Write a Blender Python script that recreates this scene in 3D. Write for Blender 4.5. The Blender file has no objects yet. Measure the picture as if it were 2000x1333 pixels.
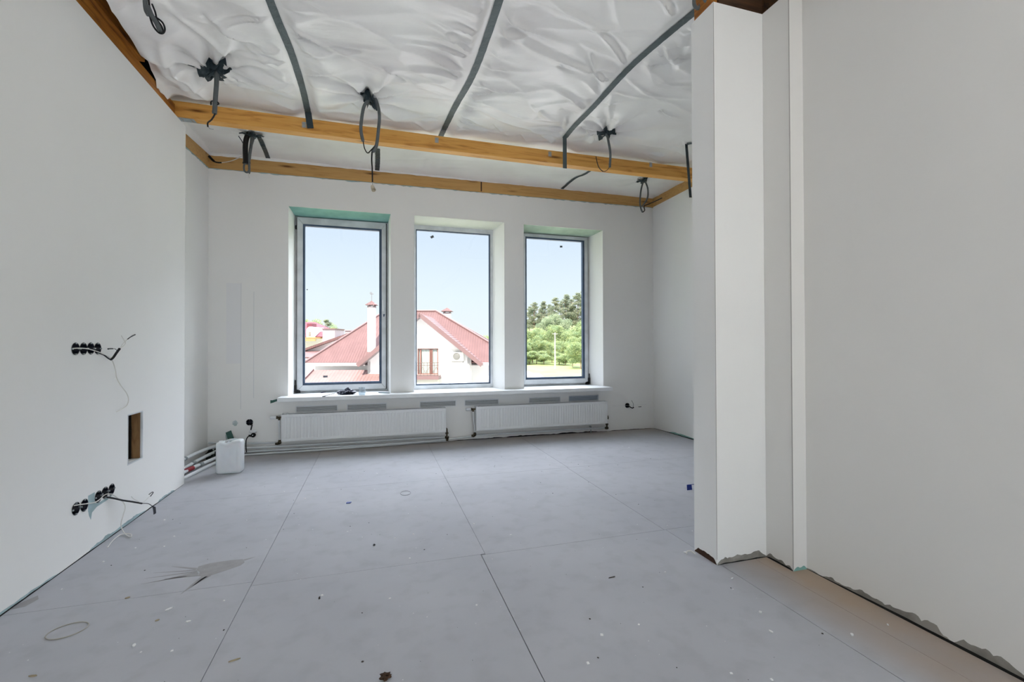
import bpy, bmesh, math, random
import numpy as np
from mathutils import Vector, Matrix
from mathutils.geometry import tessellate_polygon

S = bpy.context.scene
COL = S.collection
random.seed(7)
PI = math.pi

# ------------------------------------------------------------------ camera
YAW, PITCH, ROLL, FPX, CAMH = 16.6414, 0.5338, -0.1395, 887.162, 1.2
_y, _p, _r = map(math.radians, (YAW, PITCH, ROLL))
FW = Vector((math.sin(_y)*math.cos(_p), math.cos(_y)*math.cos(_p), math.sin(_p)))
R0 = Vector((math.cos(_y), -math.sin(_y), 0.0))
U0 = R0.cross(FW)
RT = R0*math.cos(_r) + U0*math.sin(_r)
UP = U0*math.cos(_r) - R0*math.sin(_r)
cam_d = bpy.data.cameras.new('camera')
cam_d.sensor_width = 36.0
cam_d.lens = FPX/2000*36.0
cam_d.clip_start = 0.05; cam_d.clip_end = 1000
cam = bpy.data.objects.new('camera', cam_d); COL.objects.link(cam)
cam.matrix_world = Matrix(((RT.x, UP.x, -FW.x, 0), (RT.y, UP.y, -FW.y, 0), (RT.z, UP.z, -FW.z, CAMH), (0, 0, 0, 1)))
S.camera = cam
S.view_settings.view_transform = 'Standard'
S.view_settings.look = 'None'
S.view_settings.gamma = 1.0
S.view_settings.use_curve_mapping = False
S.view_settings.exposure = 0.86

# measuring helpers: read a sight line of the photograph off on a real plane of the room
def _ray(x, y): return FW + RT*((x-1000)/FPX) - UP*((y-666.5)/FPX)
EYE = Vector((0, 0, CAMH))
def onZ(x, y, z): d = _ray(x, y); return EYE + d*((z-CAMH)/d.z)
def onX(x, y, v): d = _ray(x, y); return EYE + d*(v/d.x)
def onY(x, y, v): d = _ray(x, y); return EYE + d*(v/d.y)

# ------------------------------------------------------------------ world and sun
FILL_GLOW = 28.0
W = bpy.data.worlds.new('sky'); S.world = W; W.use_nodes = True
wn = W.node_tree; wn.nodes.clear()
tc = wn.nodes.new('ShaderNodeTexCoord'); sx = wn.nodes.new('ShaderNodeSeparateXYZ')
cr = wn.nodes.new('ShaderNodeValToRGB'); bg = wn.nodes.new('ShaderNodeBackground'); wo = wn.nodes.new('ShaderNodeOutputWorld')
wn.links.new(tc.outputs['Generated'], sx.inputs[0]); wn.links.new(sx.outputs['Z'], cr.inputs[0])
wn.links.new(cr.outputs[0], bg.inputs[0]); wn.links.new(bg.outputs[0], wo.inputs[0])
e = cr.color_ramp.elements
e[0].position = 0.0; e[0].color = (0.90, 0.97, 0.98, 1)
e[1].position = 1.0; e[1].color = (0.78, 0.86, 0.97, 1)
k = e.new(0.10); k.color = (0.84, 0.96, 1.0, 1)
k = e.new(0.27); k.color = (0.67, 0.81, 0.98, 1); k = e.new(0.45); k.color = (0.84, 0.89, 0.97, 1)
# added glow high in the unseen sky, put there to light the room
def wmap(sock, a, b, c, d):
    q = wn.nodes.new('ShaderNodeMapRange'); q.interpolation_type = 'SMOOTHSTEP'
    for i_, v_ in enumerate((a, b, c, d)): q.inputs[i_+1].default_value = v_
    wn.links.new(sock, q.inputs[0]); return q.outputs[0]
vm = wn.nodes.new('ShaderNodeVectorMath'); vm.operation = 'DOT_PRODUCT'
vm.inputs[1].default_value = (0.30, 0.69, 0.66); wn.links.new(tc.outputs['Generated'], vm.inputs[0])
fill_glow = wn.nodes.new('ShaderNodeMath'); fill_glow.operation = 'MULTIPLY'
wn.links.new(wmap(vm.outputs['Value'], 0.45, 0.92, 0.0, FILL_GLOW), fill_glow.inputs[0]); wn.links.new(wmap(sx.outputs['Z'], 0.27, 0.42, 0.0, 1.0), fill_glow.inputs[1])
ad = wn.nodes.new('ShaderNodeMath'); ad.operation = 'ADD'
wn.links.new(fill_glow.outputs[0], ad.inputs[0]); wn.links.new(wmap(sx.outputs['Z'], 0.27, 0.62, 2.5, 4.5), ad.inputs[1])
wn.links.new(ad.outputs[0], bg.inputs[1])

sun_d = bpy.data.lights.new('sun', 'SUN'); sun_d.energy = 24.0; sun_d.angle = math.radians(0.6); sun_d.color = (1.0, 0.92, 0.80)
sun = bpy.data.objects.new('sun', sun_d); COL.objects.link(sun)
sun.rotation_euler = Vector((-0.45, -0.62, 0.85)).to_track_quat('Z', 'Y').to_euler()
sun.location = (-20, -25, 40)

# ------------------------------------------------------------------ materials
MATS = {}
def newmat(name):
    m = bpy.data.materials.new(name); m.use_nodes = True
    MATS[name] = m
    return m, m.node_tree, m.node_tree.nodes['Principled BSDF']
def mat(name, col, rough=0.6, metal=0.0, var=0.0, vscale=3.0, bump=0.0, bscale=40.0, spec=0.3, stretch=(1, 1, 1), var2=None, detail=4):
    m, nt, b = newmat(name)
    b.inputs['Base Color'].default_value = (*col, 1); b.inputs['Roughness'].default_value = rough
    b.inputs['Metallic'].default_value = metal; b.inputs['Specular IOR Level'].default_value = spec
    if var or var2 or bump:
        t = nt.nodes.new('ShaderNodeTexCoord'); mp = nt.nodes.new('ShaderNodeMapping'); mp.inputs['Scale'].default_value = stretch
        nt.links.new(t.outputs['Object'], mp.inputs[0])
    if var or var2:
        n = nt.nodes.new('ShaderNodeTexNoise'); n.inputs['Scale'].default_value = vscale; n.inputs['Detail'].default_value = detail
        nt.links.new(mp.outputs[0], n.inputs['Vector'])
        r = nt.nodes.new('ShaderNodeValToRGB'); nt.links.new(n.outputs['Fac'], r.inputs[0])
        c2 = var2 if var2 else tuple(max(0, c*(1-var)) for c in col)
        r.color_ramp.elements[0].position = 0.35; r.color_ramp.elements[0].color = (*c2, 1)
        r.color_ramp.elements[1].position = 0.65; r.color_ramp.elements[1].color = (*col, 1)
        nt.links.new(r.outputs[0], b.inputs['Base Color'])
    if bump:
        n2 = nt.nodes.new('ShaderNodeTexNoise'); n2.inputs['Scale'].default_value = bscale; n2.inputs['Detail'].default_value = 3
        nt.links.new(mp.outputs[0], n2.inputs['Vector'])
        bp = nt.nodes.new('ShaderNodeBump'); bp.inputs['Strength'].default_value = bump; bp.inputs['Distance'].default_value = 0.02
        nt.links.new(n2.outputs['Fac'], bp.inputs['Height']); nt.links.new(bp.outputs[0], b.inputs['Normal'])
    return m

# plaster, slightly blotchy from filler and sanding
def plaster(name, c1, c2, rough=0.85):
    m, nt, b = newmat(name)
    t = nt.nodes.new('ShaderNodeTexCoord')
    n = nt.nodes.new('ShaderNodeTexNoise'); n.inputs['Scale'].default_value = 0.9; n.inputs['Detail'].default_value = 3
    mp = nt.nodes.new('ShaderNodeMapping'); mp.inputs['Scale'].default_value = (1, 1, 0.45)
    nt.links.new(t.outputs['Object'], mp.inputs[0]); nt.links.new(mp.outputs[0], n.inputs['Vector'])
    r = nt.nodes.new('ShaderNodeValToRGB'); r.color_ramp.elements[0].position = 0.38; r.color_ramp.elements[1].position = 0.62
    r.color_ramp.elements[0].color = (*c1, 1); r.color_ramp.elements[1].color = (*c2, 1)
    nt.links.new(n.outputs['Fac'], r.inputs[0]); nt.links.new(r.outputs[0], b.inputs['Base Color'])
    n2 = nt.nodes.new('ShaderNodeTexNoise'); n2.inputs['Scale'].default_value = 14; n2.inputs['Detail'].default_value = 5
    nt.links.new(mp.outputs[0], n2.inputs['Vector'])
    bp = nt.nodes.new('ShaderNodeBump'); bp.inputs['Strength'].default_value = 0.06; bp.inputs['Distance'].default_value = 0.02
    nt.links.new(n2.outputs['Fac'], bp.inputs['Height']); nt.links.new(bp.outputs[0], b.inputs['Normal'])
    b.inputs['Roughness'].default_value = rough; b.inputs['Specular IOR Level'].default_value = 0.15
    return m
M_WALL = plaster('white_plaster', (0.875, 0.87, 0.855), (0.895, 0.89, 0.875))
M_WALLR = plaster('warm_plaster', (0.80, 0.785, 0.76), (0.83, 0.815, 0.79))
M_GREEN = mat('green_board', (0.25, 0.47, 0.43), 0.8, var=0.15, vscale=9)
M_GREENP = mat('green_board_pale', (0.50, 0.62, 0.52), 0.8, var=0.25, vscale=4)
M_CREAM = mat('cream_plaster', (0.74, 0.74, 0.69), 0.8, var=0.08)
M_SMEAR = mat('bare_filler', (0.33, 0.31, 0.28), 0.9, var=0.4, vscale=12)
M_SMEARB = mat('blue_board_edge', (0.42, 0.55, 0.58), 0.9, var=0.25, vscale=9)
M_DARK = mat('dark_gap', (0.012, 0.011, 0.01), 0.9)
M_PVC = mat('white_pvc', (0.72, 0.75, 0.78), 0.4, var=0.22, vscale=6, stretch=(1, 1, 1), spec=0.4)
M_GASKET = mat('blue_grey_gasket', (0.07, 0.11, 0.18), 0.45, var=0.3, vscale=3)
M_BLACK = mat('black_plastic', (0.008, 0.008, 0.010), 0.45)
M_BLACKCUP = mat('navy_black_plastic', (0.004, 0.005, 0.014), 0.4)
M_SILL = mat('white_sill', (0.85, 0.87, 0.89), 0.35, var=0.06, vscale=8)
M_RAD = mat('white_enamel', (0.80, 0.815, 0.83), 0.35)
M_GREY = mat('grey_conduit', (0.12, 0.135, 0.14), 0.5, var=0.2, vscale=20)
M_TAPE = mat('grey_black_tape', (0.035, 0.052, 0.062), 0.45, bump=0.5, bscale=30)
M_TAPEL = mat('slate_tape', (0.125, 0.16, 0.165), 0.5, var=0.3, vscale=2.5, bump=0.5, bscale=18)
M_BRASS = mat('aged_brass', (0.13, 0.105, 0.07), 0.45, metal=0.7, var=0.5, vscale=30)
M_STEEL = mat('zinc_steel', (0.42, 0.46, 0.48), 0.45, metal=0.7, var=0.25, vscale=25)
M_WHITEP = mat('white_plastic', (0.76, 0.78, 0.80), 0.45)
M_PIPE = mat('pale_grey_pipe', (0.66, 0.69, 0.71), 0.5)
M_RED = mat('red_fitting', (0.30, 0.02, 0.03), 0.5)
M_BLUE = mat('blue_tape', (0.01, 0.03, 0.22), 0.5)
M_JUG = mat('cloudy_plastic', (0.74, 0.77, 0.80), 0.4, var=0.08, vscale=5)
M_JUG.node_tree.nodes['Principled BSDF'].inputs['Subsurface Weight'].default_value = 0.1
M_STAIN = mat('damp_stain', (0.335, 0.325, 0.325), 0.6, var=0.12, vscale=20)
M_BULB = mat('cream_holder', (0.62, 0.55, 0.42), 0.5)
M_CREAMW = mat('cream_wire', (0.72, 0.70, 0.66), 0.5)
M_LEAFB = mat('dead_leaf', (0.07, 0.035, 0.018), 0.8, var=0.5, vscale=60)
M_CHIP = mat('plaster_chip', (0.80, 0.80, 0.79), 0.8)
M_CHIPW = mat('wood_chip', (0.36, 0.30, 0.20), 0.8)
M_CHIPD = mat('dark_crumb', (0.05, 0.04, 0.035), 0.9)

def wood(name, c1, c2, c3, axis=0):
    m, nt, b = newmat(name)
    t = nt.nodes.new('ShaderNodeTexCoord'); mp = nt.nodes.new('ShaderNodeMapping')
    sc = [9, 9, 9]; sc[axis] = 0.8
    mp.inputs['Scale'].default_value = sc
    nt.links.new(t.outputs['Object'], mp.inputs[0])
    n = nt.nodes.new('ShaderNodeTexNoise'); n.inputs['Scale'].default_value = 3.0; n.inputs['Detail'].default_value = 5; n.inputs['Distortion'].default_value = 1.2
    nt.links.new(mp.outputs[0], n.inputs['Vector'])
    r = nt.nodes.new('ShaderNodeValToRGB'); r.color_ramp.elements[0].position = 0.30; r.color_ramp.elements[0].color = (*c3, 1)
    r.color_ramp.elements[1].position = 0.72; r.color_ramp.elements[1].color = (*c1, 1)
    q = r.color_ramp.elements.new(0.46); q.color = (*c2, 1)
    nt.links.new(n.outputs['Fac'], r.inputs[0])
    # knots
    mp2 = nt.nodes.new('ShaderNodeMapping'); s2 = [14, 14, 14]; s2[axis] = 2.4; mp2.inputs['Scale'].default_value = s2
    nt.links.new(t.outputs['Object'], mp2.inputs[0])
    v = nt.nodes.new('ShaderNodeTexVoronoi'); v.inputs['Scale'].default_value = 0.62; nt.links.new(mp2.outputs[0], v.inputs['Vector'])
    r2 = nt.nodes.new('ShaderNodeValToRGB'); r2.color_ramp.elements[0].position = 0.03; r2.color_ramp.elements[0].color = (0.22, 0.13, 0.08, 1)
    r2.color_ramp.elements[1].position = 0.16; r2.color_ramp.elements[1].color = (1, 1, 1, 1)
    nt.links.new(v.outputs['Distance'], r2.inputs[0])
    mx = nt.nodes.new('ShaderNodeMix'); mx.data_type = 'RGBA'; mx.blend_type = 'MULTIPLY'; mx.inputs[0].default_value = 1.0
    nt.links.new(r.outputs[0], mx.inputs[6]); nt.links.new(r2.outputs[0], mx.inputs[7])
    nt.links.new(mx.outputs[2], b.inputs['Base Color'])
    b.inputs['Roughness'].default_value = 0.55; b.inputs['Specular IOR Level'].default_value = 0.3
    return m
M_BEAM = wood('honey_pine', (0.80, 0.44, 0.12), (0.74, 0.37, 0.09), (0.48, 0.20, 0.04))
M_BATTEN = wood('tan_board', (0.60, 0.36, 0.13), (0.56, 0.325, 0.115), (0.45, 0.25, 0.08))
M_WOODY = wood('amber_timber', (0.50, 0.20, 0.03), (0.36, 0.13, 0.02), (0.12, 0.04, 0.01), axis=1)
M_WOODD = wood('dark_timber', (0.10, 0.045, 0.02), (0.06, 0.03, 0.015), (0.02, 0.01, 0.006))
M_WOODZ = wood('stud_timber', (0.34, 0.20, 0.09), (0.26, 0.14, 0.06), (0.10, 0.05, 0.02), axis=2)

# gypsum floor boards under plaster dust, browner along the right and back walls
def floor_mat():
    m, nt, b = newmat('dusty_floor_board')
    L = nt.links.new
    t = nt.nodes.new('ShaderNodeTexCoord'); sp = nt.nodes.new('ShaderNodeSeparateXYZ'); L(t.outputs['Object'], sp.inputs[0])
    n = nt.nodes.new('ShaderNodeTexNoise'); n.inputs['Scale'].default_value = 1.3; n.inputs['Detail'].default_value = 6; L(t.outputs['Object'], n.inputs['Vector'])
    r = nt.nodes.new('ShaderNodeValToRGB'); r.color_ramp.elements[0].position = 0.35; r.color_ramp.elements[0].color = (0.43, 0.435, 0.465, 1)
    r.color_ramp.elements[1].position = 0.68; r.color_ramp.elements[1].color = (0.485, 0.49, 0.52, 1); L(n.outputs['Fac'], r.inputs[0])
    n2 = nt.nodes.new('ShaderNodeTexNoise'); n2.inputs['Scale'].default_value = 9; n2.inputs['Detail'].default_value = 8; L(t.outputs['Object'], n2.inputs['Vector'])
    r2 = nt.nodes.new('ShaderNodeValToRGB'); r2.color_ramp.elements[0].position = 0.30; r2.color_ramp.elements[0].color = (0.93, 0.925, 0.92, 1)
    r2.color_ramp.elements[1].position = 0.5; r2.color_ramp.elements[1].color = (1, 1, 1, 1); L(n2.outputs['Fac'], r2.inputs[0])
    mu = nt.nodes.new('ShaderNodeMix'); mu.data_type = 'RGBA'; mu.blend_type = 'MULTIPLY'; mu.inputs[0].default_value = 1
    L(r.outputs[0], mu.inputs[6]); L(r2.outputs[0], mu.inputs[7])
    # browner strip by the right wall: x > 1.82 while y < 2.2
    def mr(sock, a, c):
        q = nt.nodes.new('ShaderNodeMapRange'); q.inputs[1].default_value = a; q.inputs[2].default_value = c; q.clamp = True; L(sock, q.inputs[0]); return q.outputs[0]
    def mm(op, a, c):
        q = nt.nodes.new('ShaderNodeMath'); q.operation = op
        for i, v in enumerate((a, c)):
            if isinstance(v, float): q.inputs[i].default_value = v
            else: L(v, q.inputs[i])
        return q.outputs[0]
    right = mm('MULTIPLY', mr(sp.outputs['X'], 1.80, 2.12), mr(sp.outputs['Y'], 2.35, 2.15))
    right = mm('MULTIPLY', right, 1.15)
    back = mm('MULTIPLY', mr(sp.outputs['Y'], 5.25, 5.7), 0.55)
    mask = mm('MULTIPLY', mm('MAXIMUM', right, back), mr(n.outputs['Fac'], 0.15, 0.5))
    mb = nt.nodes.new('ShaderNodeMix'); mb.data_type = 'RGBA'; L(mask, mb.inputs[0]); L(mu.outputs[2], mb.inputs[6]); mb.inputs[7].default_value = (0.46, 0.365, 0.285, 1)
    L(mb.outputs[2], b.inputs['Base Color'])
    bp = nt.nodes.new('ShaderNodeBump'); bp.inputs['Strength'].default_value = 0.12; bp.inputs['Distance'].default_value = 0.01
    L(n2.outputs['Fac'], bp.inputs['Height']); L(bp.outputs[0], b.inputs['Normal'])
    b.inputs['Roughness'].default_value = 0.85; b.inputs['Specular IOR Level'].default_value = 0.06
    return m
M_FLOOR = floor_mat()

def film_mat():
    m, nt, b = newmat('vapour_film')
    L = nt.links.new
    t = nt.nodes.new('ShaderNodeTexCoord')
    n = nt.nodes.new('ShaderNodeTexNoise'); n.inputs['Scale'].default_value = 1.1; n.inputs['Detail'].default_value = 3; L(t.outputs['Object'], n.inputs['Vector'])
    r = nt.nodes.new('ShaderNodeValToRGB'); r.color_ramp.elements[0].position = 0.32; r.color_ramp.elements[0].color = (0.80, 0.765, 0.755, 1)
    r.color_ramp.elements[1].position = 0.6; r.color_ramp.elements[1].color = (0.95, 0.94, 0.91, 1); L(n.outputs['Fac'], r.inputs[0])
    L(r.outputs[0], b.inputs['Base Color'])
    b.inputs['Roughness'].default_value = 0.38; b.inputs['Specular IOR Level'].default_value = 0.8
    n2 = nt.nodes.new('ShaderNodeTexNoise'); n2.inputs['Scale'].default_value = 4; n2.inputs['Detail'].default_value = 4; n2.inputs['Distortion'].default_value = 0.2
    mp = nt.nodes.new('ShaderNodeMapping'); mp.inputs['Rotation'].default_value = (0, 0, 0.5); mp.inputs['Scale'].default_value = (0.8, 2.2, 1)
    L(t.outputs['Object'], mp.inputs[0]); L(mp.outputs[0], n2.inputs['Vector'])
    bp = nt.nodes.new('ShaderNodeBump'); bp.inputs['Strength'].default_value = 0.22; bp.inputs['Distance'].default_value = 0.03
    L(n2.outputs['Fac'], bp.inputs['Height']); L(bp.outputs[0], b.inputs['Normal'])
    return m
M_FILM = film_mat()

def glass_mat(name, tint, gloss=0.06):
    m = bpy.data.materials.new(name); m.use_nodes = True; nt = m.node_tree; nt.nodes.clear()
    o = nt.nodes.new('ShaderNodeOutputMaterial'); a = nt.nodes.new('ShaderNodeBsdfTransparent'); g = nt.nodes.new('ShaderNodeBsdfGlossy')
    mx = nt.nodes.new('ShaderNodeMixShader'); a.inputs[0].default_value = (*tint, 1); g.inputs['Roughness'].default_value = 0.02; mx.inputs[0].default_value = gloss
    nt.links.new(a.outputs[0], mx.inputs[1]); nt.links.new(g.outputs[0], mx.inputs[2]); nt.links.new(mx.outputs[0], o.inputs[0])
    return m
M_GLASS = glass_mat('tinted_glass', (0.220, 0.2215, 0.2245), 0.010)
M_CUP = glass_mat('clear_cup_plastic', (0.80, 0.84, 0.86), 0.18)

# ------------------------------------------------------------------ mesh tools
class MB:
    def __init__(s): s.v = []; s.f = []; s.sm = []
    def add(s, vs, fs, smooth=False):
        o = len(s.v); s.v += [tuple(p) for p in vs]; s.f += [tuple(i+o for i in f) for f in fs]; s.sm += [smooth]*len(fs); return s
    def box(s, x0, x1, y0, y1, z0, z1):
        vs = [(x, y, z) for x in (x0, x1) for y in (y0, y1) for z in (z0, z1)]
        return s.add(vs, [(0, 1, 3, 2), (4, 6, 7, 5), (0, 4, 5, 1), (2, 3, 7, 6), (0, 2, 6, 4), (1, 5, 7, 3)])
    def bar(s, a, b, w, h, up=(0, 0, 1)):
        a = Vector(a); b = Vector(b); d = (b-a).normalized(); u = Vector(up)
        sd = d.cross(u)
        if sd.length < 1e-4: sd = d.cross(Vector((1, 0, 0)))
        sd.normalize(); u = sd.cross(d)
        vs = [p + sd*i*w/2 + u*j*h/2 for p in (a, b) for i in (-1, 1) for j in (-1, 1)]
        return s.add(vs, [(0, 1, 3, 2), (4, 6, 7, 5), (0, 4, 5, 1), (2, 3, 7, 6), (0, 2, 6, 4), (1, 5, 7, 3)])
    def tube(s, pts, r, n=8, closed=False):
        pts = [Vector(p) for p in pts]; N = len(pts); rs = r if isinstance(r, (list, tuple)) else [r]*N
        vs = []; ref = None
        for i, p in enumerate(pts):
            if closed: d = pts[(i+1) % N]-pts[i-1]
            else: d = pts[min(i+1, N-1)]-pts[max(i-1, 0)]
            if d.length < 1e-9: d = Vector((0, 0, 1))
            d.normalize()
            if ref is None: ref = d.orthogonal().normalized()
            ref = (ref - d*ref.dot(d))
            if ref.length < 1e-6: ref = d.orthogonal()
            ref.normalize(); q = d.cross(ref)
            for k in range(n):
                a = 2*PI*k/n; vs.append(p + (ref*math.cos(a)+q*math.sin(a))*rs[i])
        fs = []
        for i in range(N if closed else N-1):
            j = (i+1) % N
            for k in range(n): fs.append((i*n+k, i*n+(k+1) % n, j*n+(k+1) % n, j*n+k))
        s.add(vs, fs, True)
        if not closed: s.add(vs[:n], [tuple(range(n))[::-1]]); s.add(vs[-n:], [tuple(range(n))])
        return s
    def cyl(s, a, b, r, n=20): return s.tube([a, b], r, n)
    def lathe(s, c, axis, prof, n=24):     # prof: (distance along axis, radius)
        c = Vector(c); ax = Vector(axis).normalized(); u = ax.orthogonal().normalized(); w = ax.cross(u); vs = []
        for (h, r) in prof:
            for k in range(n):
                a = 2*PI*k/n; vs.append(c+ax*h+(u*math.cos(a)+w*math.sin(a))*r)
        fs = [(i*n+k, i*n+(k+1) % n, (i+1)*n+(k+1) % n, (i+1)*n+k) for i in range(len(prof)-1) for k in range(n)]
        return s.add(vs, fs, True)
    def prism(s, poly, mapf, t0, t1, holes=()):   # poly in 2D, mapf(a, b, t) -> 3D
        loops = [list(poly)]+[list(h) for h in holes]
        tris = tessellate_polygon([[Vector((a, b, 0)) for a, b in l] for l in loops])
        flat = [p for l in loops for p in l]; n = len(flat)
        vs = [mapf(a, b, t0) for a, b in flat]+[mapf(a, b, t1) for a, b in flat]
        fs = [tuple(t) for t in tris]+[tuple(i+n for i in t[::-1]) for t in tris]
        o = 0
        for l in loops:
            m = len(l)
            for i in range(m): fs.append((o+i, o+(i+1) % m, o+(i+1) % m+n, o+i+n))
            o += m
        return s.add(vs, fs)
    def build(s, name, m=None, parent=None, base=None, fix=True):
        me = bpy.data.meshes.new(name)
        off = Vector(base) if base is not None else (Vector(parent['_b']) if parent is not None and '_b' in parent else Vector((0, 0, 0)))
        me.from_pydata([tuple(Vector(p)-off) for p in s.v], [], s.f)
        me.polygons.foreach_set('use_smooth', s.sm)
        me.update()
        if fix:
            bm = bmesh.new(); bm.from_mesh(me); bmesh.ops.recalc_face_normals(bm, faces=bm.faces); bm.to_mesh(me); bm.free()
        o = bpy.data.objects.new(name, me); COL.objects.link(o)
        if m: me.materials.append(m)
        if parent is not None: o.parent = parent
        elif base is not None: o.location = base
        if base is not None and parent is None: o['_b'] = list(off)
        elif parent is not None: o['_b'] = list(off)
        return o
def tag(o, label=None, cat=None, group=None, kind=None):
    if label: o['label'] = label
    if cat: o['category'] = cat
    if group: o['group'] = group
    if kind: o['kind'] = kind
    return o
def thing(name, base, label, cat, group=None, kind=None):
    o = bpy.data.objects.new(name, None); COL.objects.link(o); o.location = base; o['_b'] = list(base)
    o.empty_display_size = 0.1
    return tag(o, label, cat, group, kind)
def struct(o): o['kind'] = 'structure'; return o
def smooth_path(pts, n=8):
    P = [Vector(p) for p in pts]; P = [P[0]*2-P[1]]+P+[P[-1]*2-P[-2]]; out = []
    for i in range(1, len(P)-2):
        for k in range(n):
            t = k/n; a, b, c, d = P[i-1:i+3]
            out.append(0.5*((2*b)+(c-a)*t+(2*a-5*b+4*c-d)*t*t+(3*b-a-3*c+d)*t**3))
    out.append(P[-2]); return out
def circle(cx, cy, r, n=28): return [(cx+r*math.cos(2*PI*k/n), cy+r*math.sin(2*PI*k/n)) for k in range(n)]

# ------------------------------------------------------------------ room dimensions
XL, XLR, YB, XRF = -1.60, -1.757, 5.69, 3.83      # left wall, its recess, back wall, far right wall
YJ = 4.61                                         # where the left wall ends
XC, YP0, YP1 = 1.777, 2.06, 2.243                 # partition end and faces
XR1, YR1, XR2 = 2.113, 1.886, 2.205               # steps of the right wall
YREAR = -3.6
ZW, ZWR, ZF = 3.125, 3.09, 3.30                   # tops of walls, film level

# ------------------------------------------------------------------ film ceiling height
_rng = np.random.RandomState(3)
_tab = _rng.rand(512, 512)*2-1
def vnoise(x, y, off=0):
    x = np.asarray(x, float)+off*17.3+100; y = np.asarray(y, float)+off*9.1+100
    xi = np.floor(x).astype(int); yi = np.floor(y).astype(int); fx = x-xi; fy = y-yi
    fx = fx*fx*fx*(fx*(fx*6-15)+10); fy = fy*fy*fy*(fy*(fy*6-15)+10)
    a = _tab[xi % 512, yi % 512]; b = _tab[(xi+1) % 512, yi % 512]; c = _tab[xi % 512, (yi+1) % 512]; d = _tab[(xi+1) % 512, (yi+1) % 512]
    return (a*(1-fx)+b*fx)*(1-fy)+(c*(1-fx)+d*fx)*fy
def crease(x, y, ang, lx, ly, off, wx=0.18, p=2.0):
    c, s = math.cos(ang), math.sin(ang)
    xx = x+wx*vnoise(x*1.7, y*1.7, off+5); yy = y+wx*vnoise(x*1.9, y*1.9, off+6)
    u = (xx*c+yy*s)/lx; v = (-xx*s+yy*c)/ly
    return (1-np.abs(vnoise(u, v, off)))**p
HANG = [(-1.15, 3.82), (-0.06, 4.00), (2.15, 3.98), (-1.20, 5.03), (3.27, 5.04), (-1.22, 2.95)]
def _folds():
    r_ = random.Random(77); L = []
    for pts, n_ in (((-0.60, 1), 26), ((0.68, 1), 30), ((1.84, 1), 26), ((3.1, 1), 10)):
        for k in range(n_):
            y0 = 2.2+2.2*(k+r_.random())/n_; sd = 1 if r_.random() < 0.55 else -1
            a = math.radians(r_.uniform(-42, 34)) if sd > 0 else math.radians(180+r_.uniform(-34, 40))
            L.append((pts[0]+sd*0.03, y0, a, r_.uniform(0.22, 0.85), r_.uniform(0.010, 0.034), r_.uniform(0.012, 0.030)))
    for cx, cy in HANG:
        for k in range(9):
            a = 2*PI*(k+0.6*r_.random())/9; L.append((cx+0.05*math.cos(a), cy+0.05*math.sin(a), a, r_.uniform(0.18, 0.55), r_.uniform(0.012, 0.030), r_.uniform(0.010, 0.022)))
    for k in range(46):      # free folds in the bays, mostly rising to the right
        x0 = r_.uniform(-1.4, 3.2); y0 = r_.uniform(2.2, 4.3)
        L.append((x0, y0, math.radians(r_.gauss(24, 26)), r_.uniform(0.3, 0.9), r_.uniform(0.008, 0.026), r_.uniform(0.014, 0.035)))
    return L
FOLDS = _folds()
TPATH = [([2.2, 3.04, 3.59, 4.08, 4.43], [-0.66, -0.625, -0.585, -0.58, -0.59]),
         ([2.2, 2.9, 3.45, 3.9, 4.35, 4.62], [0.70, 0.725, 0.72, 0.675, 0.635, 0.62]),
         ([2.2, 2.45, 2.8, 3.14, 3.6, 4.0, 4.24], [1.955, 1.92, 1.87, 1.842, 1.84, 1.83, 1.831])]
def film_h(x, y):
    x = np.asarray(x, float); y = np.asarray(y, float)
    near = np.clip((4.75-y)/0.5, 0, 1)            # the strip past the beam is pulled tight
    h = np.zeros_like(x)
    h += -0.018*crease(x, y, 0.42, 1.3, 0.20, 1, 0.05, 3)
    h += -0.016*crease(x, y, -0.25, 1.3, 0.24, 2, 0.05, 3)
    h += 0.022*vnoise(x*1.6, y*1.6, 7)+0.0015*vnoise(x*9, y*14, 8)
    for (x0, y0, a, L_, A_, w_) in FOLDS:
        ca, sa = math.cos(a), math.sin(a)
        t = ((x-x0)*ca+(y-y0)*sa)/L_; q = -(x-x0)*sa+(y-y0)*ca - 0.05*L_*np.sin(t*3)
        tt = np.clip(t, 0, 1); ww = w_*(0.4+1.0*tt)
        env = np.clip(t/0.08, 0, 1)*np.clip(1-t, 0, 1)**0.8
        h += -1.25*A_*env*(np.exp(-np.abs(q)/ww) - 0.55*np.exp(-((q-2.6*ww)/(1.8*ww))**2))
    # pulls that run out from the tapes
    for i, tx in enumerate([np.interp(y, a_, b_) for a_, b_ in TPATH]+[3.1]):
        d = np.abs(x-tx); h += -0.022*np.exp(-d/0.16)*np.abs(vnoise(y*6+d*2.0*(1 if i % 2 else -1), y*0+i, 50+i))*1.5
    for i, (cx, cy) in enumerate(HANG):
        dx = x-cx; dy = y-cy; r = np.sqrt(dx*dx+dy*dy)+1e-4; th = np.arctan2(dy, dx)
        h += 0.036*np.exp(-r/0.30)*np.cos(8*th+i*1.3+0.6*np.sin(2*th))*np.clip(r/0.07, 0, 1) - 0.014*np.exp(-r/0.16)
    h = h*(0.22+0.78*near)
    for ty, tx_ in TPATH:
        d = np.abs(x-np.interp(y, ty, tx_)); k_ = 1-np.exp(-(d/0.085)**4)
        h = h*k_ + (1-k_)*0.006*vnoise(x*0+5, y*3, 60)
    # loose drape by the left wall
    e = np.clip((-1.05-x)/0.45, 0, 1)*np.clip((4.43-y)/0.14, 0, 1)
    h -= e*(0.075+0.085*crease(x, y, 1.35, 1.1, 0.17, 9, 0.08, 2)+0.03*vnoise(x*3, y*2.5, 12))
    return ZF + 0.012 + h
YCUT = 2.0
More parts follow.
